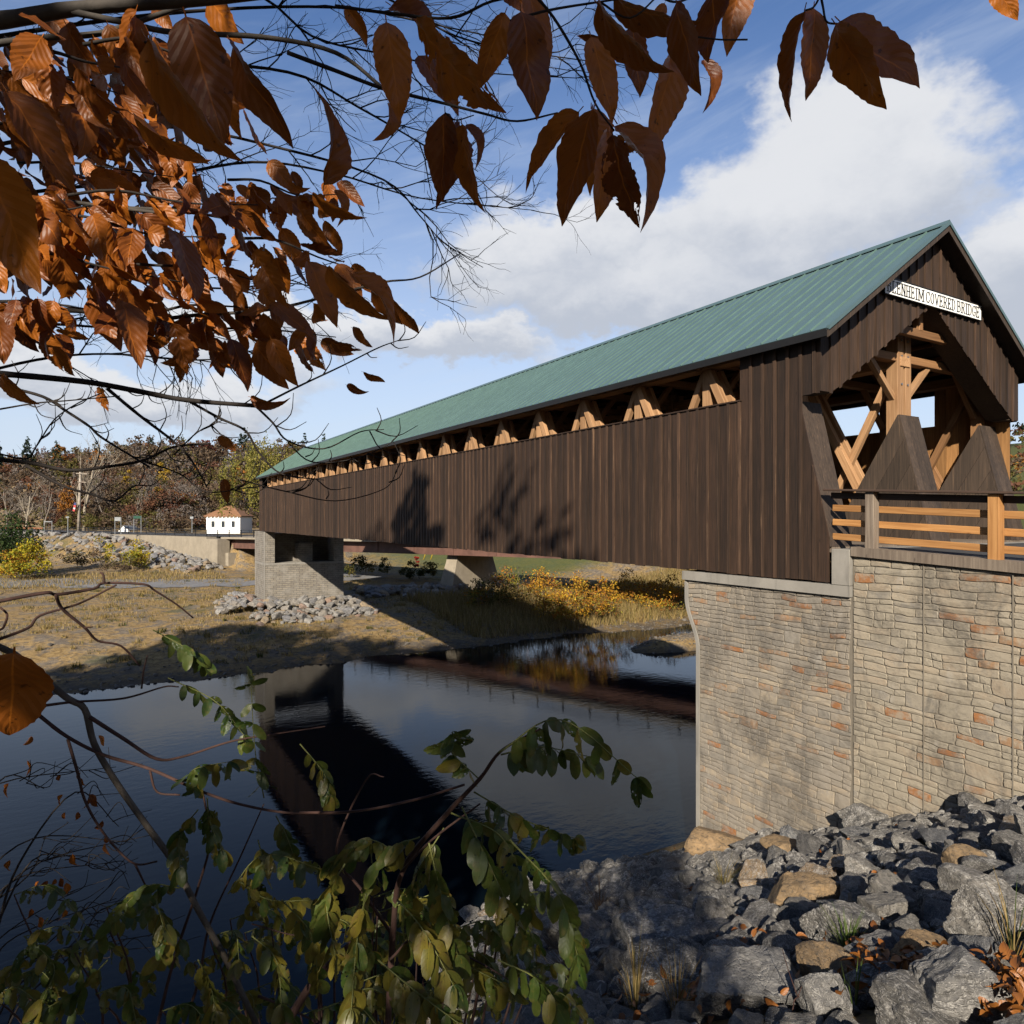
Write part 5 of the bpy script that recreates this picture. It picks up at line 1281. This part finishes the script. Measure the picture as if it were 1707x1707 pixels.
for f in ((0, (-2.2, -.55, .9)), (1, (-2.2, -.55, 1.2))): pass
trk = Tubes(); trk.add(spline([Vector((0, 0, -.5)), Vector((.05, .05, 2.0)), Vector((-.1, .1, 4.5)), Vector((.2, 0, 7.5))], 5), .19, .06, 10)
for (x, y, t, z) in ((-260, 60, 1.25, 2.6), (-40, 78, 1.3, 2.2), (-40, 332, 1.35, 1.9), (-40, 512, 1.4, 1.6), (-60, 622, 1.9, 1.5), (-60, 700, 2.1, 1.3)):
    e = at(x, y, t) - BO; s = Vector((.05, .05, z - .3)); trk.add(spline([s, (s + e) / 2 + Vector((0, 0, .06)), e], 5), .028, .012, 7)
trk.build('trunk', M['branch'], bt); 
rg2 = random.Random(5)
for pts, t0, t1, w0, w1 in (
 ([(480, 88), (560, 118), (634, 146), (697, 162), (739, 172), (809, 190), (862, 202), (930, 188)], 1.0, .95, 8, 3), ([(742, 188), (760, 200), (790, 192)], .8, .8, 3, 2), ([(880, -20), (922, 28), (967, 105), (992, 172), (1024, 218)], .72, .72, 6, 3), ([(560, 10), (650, 22), (750, 30), (820, 2), (900, -12)], .9, .8, 6, 4), ([(850, 35), (915, 17), (1000, 3), (1060, -6)], .75, .75, 5, 3),
 ([(1000, 3), (1050, 30), (1100, -10)], .72, .72, 4, 3), ([(1100, -5), (1130, 3), (1180, -15), (1250, -30)], .72, .75, 4, 3), ([(1150, 60), (1200, 66), (1246, 66)], .75, .75, 3, 3), ([(1372, -20), (1358, 10), (1341, 18)], .78, .78, 4, 3), ([(1366, -20), (1372, 12), (1378, 36), (1398, 40)], .78, .78, 4, 3),
 ([(-60, 620), (0, 623), (139, 636), (230, 652), (312, 667), (435, 677)], 1.9, 2.0, 12, 7), ([(435, 676), (500, 643), (570, 610), (630, 580), (668, 566)], 2.0, 2.1, 4, 1.5), ([(179, 648), (232, 692), (287, 734), (316, 763), (337, 797), (345, 813)], 1.95, 2.0, 6, 2), ([(314, 668), (366, 697), (409, 718), (432, 755), (470, 790), (540, 800)], 2.0, 2.1, 5, 2),
 ([(425, 676), (455, 705), (480, 735), (540, 748), (600, 720), (640, 716)], 2.0, 2.1, 4, 1.5), ([(-40, 635), (0, 643), (71, 661), (113, 687), (148, 710), (169, 729), (224, 763), (250, 779)], 2.2, 2.3, 6, 3), ([(-60, 752), (0, 766), (53, 772), (116, 784), (171, 779), (237, 768), (290, 745), (350, 740)], 2.0, 2.1, 8, 3), ([(42, 775), (105, 810), (153, 824), (190, 835), (219, 813), (232, 808)], 2.0, 2.1, 5, 2),
 ([(-40, 745), (40, 765), (60, 745), (90, 700), (130, 672), (170, 655)], 2.1, 2.1, 3, 2), ([(237, 768), (300, 790), (345, 820), (420, 812)], 2.1, 2.1, 3, 1.5), ([(290, 758), (330, 720), (372, 700)], 2.1, 2.1, 3, 1.5), ([(0, 682), (60, 672), (110, 668), (200, 660)], 2.2, 2.2, 3, 2), ([(480, 738), (520, 770), (590, 765), (640, 745), (655, 735)], 2.1, 2.2, 2.5, 1.2), ([(400, 800), (480, 820), (560, 835), (640, 815), (662, 785)], 2.1, 2.2, 2.5, 1.2)):
    dk = Tubes(); br_px(dk, pts, t0, t1, w0, w1)
    if pts[0][1] > 600:                   # short side twigs with buds
        for _ in range(6):
            f = rg2.uniform(.15, 1) * (len(pts) - 1); i = min(int(f), len(pts) - 2); x = pts[i][0] + (pts[i + 1][0] - pts[i][0]) * (f - i); y = pts[i][1] + (pts[i + 1][1] - pts[i][1]) * (f - i)
            t = t0 + (t1 - t0) * f / (len(pts) - 1); a = rg2.uniform(-1.1, 1.3); l = rg2.uniform(18, 75)
            br_px(dk, [(x, y), (x + l * .5 * math.cos(a), y - l * .5 * math.sin(a)), (x + l * math.cos(a + .4), y - l * math.sin(a + .4))], t, t, 2.4, 1.0, 3, 4)
    dk.build('branch', M['twig'], bt)
# leaves further back in the same crown, and unseen leaves added to shade bank and near leaves
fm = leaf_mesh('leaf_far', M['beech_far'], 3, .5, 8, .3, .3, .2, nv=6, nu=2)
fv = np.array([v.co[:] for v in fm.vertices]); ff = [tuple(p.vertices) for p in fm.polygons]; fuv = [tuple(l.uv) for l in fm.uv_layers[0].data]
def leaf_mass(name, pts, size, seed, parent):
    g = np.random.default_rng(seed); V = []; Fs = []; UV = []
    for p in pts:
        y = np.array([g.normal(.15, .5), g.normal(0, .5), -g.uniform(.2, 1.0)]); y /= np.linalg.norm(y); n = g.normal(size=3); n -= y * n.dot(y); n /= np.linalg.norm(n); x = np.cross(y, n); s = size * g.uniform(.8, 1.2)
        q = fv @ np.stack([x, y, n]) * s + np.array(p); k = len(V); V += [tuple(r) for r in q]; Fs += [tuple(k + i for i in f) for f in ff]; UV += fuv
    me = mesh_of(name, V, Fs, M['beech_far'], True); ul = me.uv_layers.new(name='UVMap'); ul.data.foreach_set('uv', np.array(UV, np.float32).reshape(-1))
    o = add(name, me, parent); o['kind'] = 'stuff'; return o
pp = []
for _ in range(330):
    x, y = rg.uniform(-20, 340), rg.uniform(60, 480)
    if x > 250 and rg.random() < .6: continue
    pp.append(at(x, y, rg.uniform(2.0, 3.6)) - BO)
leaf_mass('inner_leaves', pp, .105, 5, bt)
pp = []; g = random.Random(8)
cl = [(g.uniform(-.9, 4.8), g.uniform(-3.2, 1.55)) for _ in range(150)]
cl += [(g.uniform(.1, 2.6), g.uniform(-2.2, -.2)) for _ in range(22)]
cl2 = [(g.uniform(-.8, .7), g.uniform(.2, 1.7)) for _ in range(40)] + [(.82 + g.gauss(0, .12), .2 + g.gauss(0, .15)) for _ in range(5)]  # clusters added to darken the leaves at the top and left edge
cl = [c for c in cl if not (c[0] > .75 and c[1] > -.3 and g.random() < .82)]
for q1c, q2c in cl + cl2:
    for _ in range(46):
        q1 = q1c + g.gauss(0, .28); q2 = q2c + g.gauss(0, .22); x = g.uniform(-4.6, -1.4); p = Vector((x, q1 + 1.1 * x, q2 - .82 * x))
        if q1 < -1.1 or q2 > 1.9 or p.z < -1.4: continue
        if p.x > -.12 * p.y and p.y > 0: continue
        pp.append(p - BO)
for _ in range(500):                      # a looser fringe that dapples the rocks
    q1 = g.uniform(-2.6, .2); q2 = g.uniform(-1.5, 1.2) - max(0, -q1 - .6) * .55; x = g.uniform(-4.6, -2.2); p = Vector((x, q1 + 1.1 * x, q2 - .82 * x))
    if g.random() < .55 + q1 * .17: pp.append(p - BO)
print('shade leaves', len(pp)); leaf_mass('shade_leaves', pp, .15, 6, bt)

# leaf mass added above the view to block sky light over the bank
gg = np.random.default_rng(77); Pc = []
cc = [c for c in zip(gg.uniform(-6.5, 4.5, 900), gg.uniform(-2.0, 9.0, 900), gg.uniform(2.5, 9.0, 900)) if c[2] > .84 * (F2.x * c[0] + F2.y * c[1]) + .7 and c[2] + .82 * c[0] < 8.2 and c[1] - 1.1 * c[0] > -.6][:230]
for c in cc: Pc.append(np.array(c) + gg.normal(0, .30, (34, 3)))
Pc = np.concatenate(Pc); keep = (Pc[:, 2] > .80 * (F2.x * Pc[:, 0] + F2.y * Pc[:, 1]) + .25) & (Pc[:, 2] + .82 * Pc[:, 0] < 8.8); Pc = Pc[keep] - np.array(BO)
o = add('added_crown', quads_mesh('added_crown', leaf_quads(Pc, .34, gg), 4, M['crown'], cols_for(len(Pc), RUST + ORANGE[1:2] + BROWN[:1], gg)), bt); o['kind'] = 'stuff'; print('added crown', len(cc), len(Pc))
# ------------------------------------------------------------------ bare tree with fine twigs behind the beech
bt2 = thing('bare_tree', 'leafless tree with fine dark twigs against the blue sky behind the beech', 'tree', (-5.5, 4.5, -4.2)); O2 = Vector(bt2.location)
g = random.Random(12); ns = 0
def twig(p, d, L, r, lv):
    global ns
    n = 4; pts = [p]; q = p; dd = d.copy()
    for i in range(n):
        dd = (dd + Vector((g.gauss(0, .16), g.gauss(0, .16), g.gauss(-.02, .15)))).normalized(); q = q + dd * L / n; pts.append(q)
    tw.add([v - O2 for v in pts], r, r * .5, 4 if lv < 2 else 5); ns += 1
    if lv <= 0: return
    for i in range(3 if lv > 1 else g.randint(2, 4)):
        b = pts[g.randint(1, n)]; s = g.choice((-1, 1)); a = (dd + R2 * g.gauss(.1, .5) + Vector((0, 0, 1)) * g.gauss(0, .65) + F2 * g.gauss(0, .4)).normalized()
        twig(b, a, L * g.uniform(.45, .75), r * .58, lv - 1)
LIM = [([(-300, 120), (0, 60), (300, 20), (560, 12), (720, 40), (860, 70)], 6.5, 9), ([(-300, 220), (0, 150), (280, 110), (480, 120), (600, 180), (720, 250), (800, 300)], 6.2, 9), ([(-300, 320), (0, 240), (260, 210), (480, 250), (640, 300), (700, 360), (742, 412)], 6.0, 8),
       ([(-300, 420), (0, 330), (240, 300), (420, 270), (560, 290), (700, 330), (885, 350)], 6.4, 8), ([(-300, 480), (0, 430), (130, 440), (260, 470), (400, 480), (520, 450)], 6.3, 10), ([(-300, 560), (0, 540), (160, 545), (300, 560), (430, 545)], 6.6, 7), ([(-300, 40), (60, -70), (400, -20), (520, 60), (640, 90), (800, 120), (960, 130)], 6.0, 7), ([(-300, 0), (200, -120), (600, -20), (760, 60), (900, 90), (1050, 110)], 6.2, 6), ([(-100, 640), (60, 600), (180, 590), (330, 600), (420, 590)], 6.4, 6)]
for pts, t, w0 in LIM:
    tw = Tubes(); P = spline([at(x, y, t + .12 * i) for i, (x, y) in enumerate(pts)], 5); tw.add([v - O2 for v in P], w0 / 2 / 1138 * t, .004, 5, .05)
    for i in range(5, len(P) - 1):
        if g.random() < .62:
            d = (P[i + 1] - P[i]).normalized(); d = (d + Vector((0, 0, 1)) * g.gauss(0, .7) + F2 * g.gauss(0, .4)).normalized(); twig(P[i], d, g.uniform(.35, .85), .0075, 2)
    twig(P[-1], (P[-1] - P[-2]).normalized(), .5, .005, 2)
    tw.build('limb', M['twig'], bt2)
tk = Tubes(); tk.add(spline([Vector((0, 0, -.8)), Vector((.1, 0, 4)), Vector((.2, .1, 9))], 5), .2, .09, 9)
for pts, t, w0 in LIM:
    if pts[0][0] < 0:
        e = at(*pts[0], t) - O2; s = Vector((.1, 0, max(2.0, e.z - .8))); tk.add(spline([s, (s + e) / 2 + Vector((0, 0, .15)), e], 4), .06, w0 / 2 / 1138 * t, 6)
tk.build('trunk', M['bark'], bt2); print('twigs', ns)

# ------------------------------------------------------------------ saplings with green compound leaves in front of the water
LV = [leaf_mesh('leaflet', M['locust'], 20 + i, .49, 0.0, .2, .2, .2, i == 3, nv=9, nu=4, pleat=.0, petiole=.04) for i in range(4)]
LY = [leaf_mesh('leaflet', M['locust_y'], 40 + i, .51, 0.0, .25, .3, .2, i == 2, nv=9, nu=4, pleat=.0, petiole=.04) for i in range(3)]
def frond(parent, p0, p1, p2, t, seed, yel=.3, npair=6, L=.050, dt=.0):
    g = random.Random(seed); O = Vector(parent.location); P = spline([at(*p0, t), at(*p1, t + dt * .5 + g.uniform(-.03, .03)), at(*p2, t + dt + g.uniform(-.06, .06))], 8)
    tb = Tubes(); tb.add([p - O for p in P], .0016, .0007, 5); fr = tb.build('leaf_stalk', M['locust_y'] if False else M['stalk'], parent)
    n = len(P) - 1
    for k in range(npair):
        f = (.16 + .80 * k / (npair - 1)) * n; i = min(int(f), n - 1); b = P[i].lerp(P[i + 1], f - i); ax = (P[min(i + 1, n)] - P[max(0, i - 1)]).normalized()
        for s in ((-1, 1) if k < npair - 1 else (-1, 0, 1)):
            side = (R2 * s * .55 + F2 * g.gauss(s * .35, .35)); d = (ax * (.45 if s else 1) + side * .7 + Vector((0, 0, -1)) * g.uniform(.35, 1.0)).normalized(); l = L * g.uniform(.8, 1.15) * (1 - .25 * abs(k / npair - .5))
            me = g.choice(LY) if g.random() < yel else g.choice(LV); L_r, x, y, nn = leaf_frame(b, b + d * l, g.gauss(0, .7)); o = b - O
            m = Matrix(((x.x * l, y.x * l, nn.x * l, o.x), (x.y * l, y.y * l, nn.y * l, o.y), (x.z * l, y.z * l, nn.z * l, o.z), (0, 0, 0, 1))); add('leaflet', me, fr, mtx=m)
M['stalk'] = flat('green_stalk', (.16, .17, .045), .7, .2, 5)
s1 = thing('locust_sapling', 'sapling with drooping green compound leaves in front of the dark water', 'sapling', at(640, 1850, 1.5)); O = Vector(s1.location); st = Tubes()
def stems(T_, O, lst):
    for pts, t0, t1, w0, w1 in lst:
        n = len(pts); T_.add([p - O for p in spline([at(x, y, t0 + (t1 - t0) * i / (n - 1)) for i, (x, y) in enumerate(pts)], 5)], w0 / 2 / 1138 * t0, w1 / 2 / 1138 * t1, 6, .05)
stems(st, O, [([(640, 1850), (655, 1560), (672, 1450), (742, 1360), (800, 1298), (835, 1252), (900, 1215)], 1.5, 1.1, 12, 3), ([(500, 1355), (595, 1352), (693, 1333), (774, 1308)], 1.3, 1.2, 5, 4), ([(672, 1450), (720, 1400), (800, 1340)], 1.3, 1.2, 5, 3), ([(650, 1600), (700, 1560), (790, 1600), (860, 1640)], 1.4, 1.2, 5, 2), ([(655, 1560), (600, 1480), (560, 1420), (610, 1300), (640, 1295)], 1.45, 1.4, 6, 2)])
st.build('stem', M['twig_red'], s1)
FR1 = [((830,1255),(935,1200),(1072,1305),1.1,.1),((835,1258),(900,1245),(985,1262),1.15,.1),((800,1300),(750,1250),(755,1222),1.35,.1),((790,1320),(870,1365),(965,1400),1.2,.15),((770,1345),(815,1440),(870,1560),1.1,.25),((752,1355),(840,1400),(885,1520),1.15,.15),((715,1405),(735,1490),(765,1600),1.15,.45),((850,1400),(930,1490),(965,1600),1.1,.0),((700,1395),(645,1420),(605,1500),1.3,.55),((662,1500),(705,1550),(760,1650),1.15,.7),((610,1490),(595,1570),(585,1690),1.1,.8),((575,1440),(545,1500),(560,1600),1.2,.6),((690,1560),(780,1610),(860,1650),1.2,.6),((830,1600),(905,1640),(950,1720),1.1,.1),((630,1600),(690,1650),(770,1710),1.1,.7),((660,1420),(610,1400),(550,1440),1.35,.4),((740,1380),(690,1470),(680,1580),1.25,.4)]
for i, (a, b, c, t, yv) in enumerate(FR1): frond(s1, a, b, c, t, 300 + i, yv, 8, .052)
s2 = thing('leaning_sapling', 'thin grey sapling leaning across the water with sparse yellowing leaves', 'sapling', at(470, 1800, 1.6)); O = Vector(s2.location); st = Tubes()
stems(st, O, [([(-60, 1050), (0, 1079), (33, 1097), (108, 1161), (141, 1182), (157, 1240), (195, 1306), (248, 1381), (290, 1439), (331, 1518), (373, 1592), (406, 1662), (470, 1800)], 1.5, 1.6, 12, 10)])
st.build('stem', M['stem'], s2); st = Tubes()
stems(st, O, [([(62, 1190), (112, 1228), (174, 1259), (248, 1281), (340, 1321), (414, 1344), (497, 1356), (600, 1352), (700, 1330)], 1.5, 1.5, 7, 3), ([(149, 1195), (207, 1232), (261, 1265), (306, 1261), (385, 1236), (455, 1224), (542, 1211)], 1.5, 1.7, 7, 2), ([(75, 1176), (124, 1170), (207, 1164), (273, 1145), (298, 1145)], 1.5, 1.6, 5, 2), ([(236, 1148), (240, 1115), (246, 1092)], 1.55, 1.55, 3, 2), ([(113, 1232), (130, 1290), (140, 1330), (160, 1370), (190, 1410), (225, 1440), (262, 1436)], 1.55, 1.6, 5, 3), ([(225, 1440), (242, 1475)], 1.6, 1.6, 4, 3), ([(250, 1285), (262, 1320), (300, 1325)], 1.55, 1.55, 4, 3),
    ([(-40, 1010), (0, 1002), (76, 988), (96, 991), (157, 981), (174, 972), (239, 974), (259, 985), (295, 1008), (322, 1030)], 1.3, 1.5, 7, 2.5), ([(93, 992), (104, 1015), (141, 1046), (163, 1068), (202, 1077), (233, 1110)], 1.35, 1.5, 6, 3), ([(-30, 1075), (0, 1065), (48, 1046), (67, 1026), (132, 1006), (194, 975)], 1.35, 1.4, 6, 3), ([(174, 972), (172, 958), (167, 954)], 1.4, 1.4, 4, 3), ([(0, 1012), (12, 1025), (6, 1045), (0, 1050)], 1.35, 1.35, 4, 4), ([(141, 1046), (155, 1045)], 1.4, 1.4, 3, 2),
    ([(260, 1720), (290, 1600), (330, 1480), (350, 1400), (338, 1320)], 1.6, 1.6, 6, 3), ([(300, 1720), (330, 1640), (350, 1540), (400, 1430), (440, 1340)], 1.6, 1.7, 6, 2), ([(430, 1660), (480, 1680), (540, 1710)], 1.6, 1.6, 5, 3), ([(600, 1560), (520, 1640), (460, 1740)], 1.5, 1.5, 12, 14), ([(420, 1540), (500, 1560), (590, 1552)], 1.6, 1.6, 2.5, 2)])
st.build('side_branches', M['twig_red'], s2)
FR2 = [((340,1321),(320,1285),(390,1268),1.5,.2),((345,1330),(350,1370),(370,1420),1.5,.3),((330,1350),(300,1390),(300,1450),1.5,.5),((440,1330),(425,1250),(418,1130),1.6,.1),((300,1480),(240,1480),(165,1560),1.45,.35),((260,1500),(275,1570),(248,1620),1.4,.6),((80,1530),(40,1590),(-10,1640),1.4,.4),((40,1560),(90,1610),(70,1670),1.4,.5),((380,1490),(440,1425),(540,1450),1.5,.6),((400,1470),(450,1500),(530,1500),1.5,.7),((430,1400),(440,1450),(420,1510),1.55,.7),((460,1360),(480,1400),(500,1460),1.6,.4),((255,1050),(310,1080),(345,1105),1.6,.0),((280,1130),(360,1170),(410,1230),1.65,.0),((500,1240),(540,1290),(550,1330),1.6,.4),((330,1600),(350,1640),(360,1690),1.4,.8),((180,1600),(130,1650),(60,1690),1.4,.5),((470,1500),(520,1560),(530,1640),1.35,.7),((420,1560),(460,1600),(470,1680),1.4,.7)]
for i, (a, b, c, t, yv) in enumerate(FR2): frond(s2, a, b, c, t, 400 + i, yv, 7, .048)
g = random.Random(55)
for si, (lab, regs) in enumerate((('dense dim green bush at the bottom centre of the view', [(480, 960, 1420, 1700)]), ('dim yellow green bush low at the bottom of the view', [(330, 800, 1520, 1720)]), ('dark green bush in the bottom corner under the leaning sapling', [(-20, 420, 1480, 1720)]))):
    sh = thing('leafy_bush', lab, 'bush', at((650, 560, 180)[si], 1900, 2.1), 'leafy bushes on the near bank'); O = Vector(sh.location); st = Tubes()
    for k in range((19, 19, 18)[si]):
        x0, x1, y0, y1 = regs[0]; x, y = g.uniform(x0, x1), g.uniform(y0, y1); t = g.uniform(1.35, 2.1); a = g.uniform(-.5, .5); ln = g.uniform(90, 150); b = (x + ln * .5 * math.cos(a) , y - ln * .10); c = (x + ln * math.sin(a + 1.0), y + ln * .45)
        frond(sh, (x, y), b, c, t, 600 + si * 50 + k, (.35, .7, .45)[si], 7, .046)
        stems(st, O, [([(x * .6 + (650, 560, 180)[si] * .4, 1880), (x * .9 + 60, (y + 1800) / 2), (x, y)], 2.0, t, 6, 2)])
    st.build('stem', M['twig_red'], sh)
s3 = thing('twiggy_shrub', 'bare twiggy shrub with a few withered brown leaves over the dark water', 'shrub', at(-60, 1700, 2.6)); O = Vector(s3.location); st = Tubes(); g = random.Random(31)
for i in range(16):
    x, y = g.uniform(-60, 60), g.uniform(1350, 1700); pts = [(x - 40, y + 120), (x, y), (x + g.uniform(40, 110), y - g.uniform(40, 120)), (x + g.uniform(110, 270), y - g.uniform(60, 190))]; t = g.uniform(2.2, 2.8)
    stems(st, O, [(pts, t, t + .2, 5, 1.2)])
    for k in range(5):
        f = g.random(); qx = pts[2][0] + (pts[3][0] - pts[2][0]) * f; qy = pts[2][1] + (pts[3][1] - pts[2][1]) * f; stems(st, O, [([(qx, qy), (qx + g.uniform(5, 40), qy + g.uniform(-30, 12)), (qx + g.uniform(30, 80), qy + g.uniform(-50, 15))], t, t, 1.8, .9)])
st.build('stem', M['twig'], s3)
for i in range(26):
    x, y = g.uniform(0, 180), g.uniform(1220, 1560); b = at(x, y, 2.4); put_leaf(s3, BL[6 if i % 2 else 3], b, b + (Vector((0, 0, -1)) + R2 * g.gauss(0, .6)).normalized() * g.uniform(.035, .06), g.gauss(0, .8), wk=1.1)

# ------------------------------------------------------------------ litter, grass and twigs among the rocks
V = []; Fs = []; UV = []; g = np.random.default_rng(9)
lm = leaf_mesh('litter_leaf', M['litter'], 9, .62, 6, .5, .6, .4, nv=6, nu=2); lv = np.array([v.co[:] for v in lm.vertices]); lf = [tuple(p.vertices) for p in lm.polygons]; lu = [tuple(l.uv) for l in lm.uv_layers[0].data]
for (cx, cy, sx, sy, n) in ((1475, 1648, 36, 16, 130), (1445, 1622, 18, 12, 40), (1530, 1640, 16, 14, 40), (1672, 1668, 26, 15, 110), (1690, 1692, 22, 12, 60), (1610, 1495, 18, 5, 14), (1430, 1575, 12, 8, 12), (1150, 1690, 80, 18, 60), (1240, 1600, 30, 20, 30), (1440, 1420, 200, 60, 30), (1300, 1560, 160, 80, 50)):
    for _ in range(n):
        p, t = hit_bank(g.normal(cx, sx), g.normal(cy, sy)); p = p + Vector((0, 0, g.uniform(.03, .22)))
        y = g.normal(size=3); y[2] *= .5; y /= np.linalg.norm(y); nn = g.normal(size=3) * .8 + np.array([0, 0, 1.0]); nn -= y * nn.dot(y); nn /= np.linalg.norm(nn); x = np.cross(y, nn)
        q = lv @ np.stack([x, y, nn]) * g.uniform(.07, .12) + np.array(p); k = len(V); V += [tuple(r) for r in q]; Fs += [tuple(k + i for i in f) for f in lf]; UV += lu
me = mesh_of('leaf_litter', V, Fs, M['litter'], True); ul = me.uv_layers.new(name='UVMap'); ul.data.foreach_set('uv', np.array(UV, np.float32).reshape(-1))
tag(add('leaf_litter', me), 'fallen orange leaves caught between the boulders', 'leaves', None, 'stuff')
def tuft(label, px, py, n, h, pal, seed, spread=.12, name='grass_tuft', wd=.004):
    p, t = hit_bank(px, py); p = p + Vector((0, 0, .08)); q = thing(name, label, 'grass', p, 'grass tufts among the rocks'); gg = np.random.default_rng(seed); a = gg.uniform(0, 6.283, n); r = gg.uniform(0, .05, n); P = np.stack([r * np.cos(a), r * np.sin(a), 0 * a - .05], 1)
    out = np.stack([np.cos(a), np.sin(a)], 1) * (gg.uniform(.2, 1, n) * spread)[:, None]; hh = h * gg.uniform(.5, 1.1, n); M1 = P + np.concatenate([out * .35, (hh * .6)[:, None]], 1); M2 = P + np.concatenate([out, hh[:, None]], 1)
    s = np.stack([-np.sin(a), np.cos(a), 0 * a], 1) * wd; Q1 = np.stack([P - s, P + s, M1 + s * .8, M1 - s * .8], 1); Q2 = np.stack([M1 - s * .8, M1 + s * .8, M2 + s * .1, M2 - s * .1], 1)
    add('blades', quads_mesh('blades', np.concatenate([Q1, Q2]), 4, M['crown'], np.tile(cols_for(n, pal, gg, .3), (2, 1))), q)
tuft('green grass tuft beside the tan boulder and orange leaves', 1415, 1600, 70, .32, [(.10, .16, .03), (.16, .20, .05)], 1, .22)
tuft('pale dry grass stalks in front of the large shaded boulder', 1060, 1690, 40, .55, STRAW, 2, .30)
tuft('dry grass stalks at the bottom edge beside the shaded boulders', 1130, 1700, 26, .5, STRAW, 3, .3)
tuft('sparse weeds with faded flowers in the middle of the slope', 1205, 1490, 60, .45, OLIVE + STRAW, 4, .35)
tuft('thin green blades at the bottom edge near the veined boulder', 1425, 1690, 10, .35, [(.12, .18, .04)], 5, .15)
tuft('thin dry grass beside the biggest boulder', 1690, 1600, 30, .4, STRAW + GREEN, 6, .3)
tuft('brown weeds at the water edge beside the green leaves', 1000, 1530, 80, .5, BROWN, 7, .5)
tuft('dark dry weeds at the bottom below the green leaves', 960, 1660, 80, .5, BROWN, 8, .5)
rt = thing('red_twig', 'thin red twig forking across the pale blocky boulder', 'twig', at(1325, 1690, 4.4)); O = Vector(rt.location); st = Tubes()
stems(st, O, [([(1318, 1707), (1322, 1680), (1330, 1662), (1375, 1656), (1418, 1650)], 4.3, 4.4, 2.5, 1.2), ([(1330, 1662), (1315, 1620), (1304, 1582)], 4.3, 4.3, 2, 1), ([(1330, 1662), (1338, 1640)], 4.3, 4.3, 2, 1)]); st.build('stem', M['twig_red'], rt)
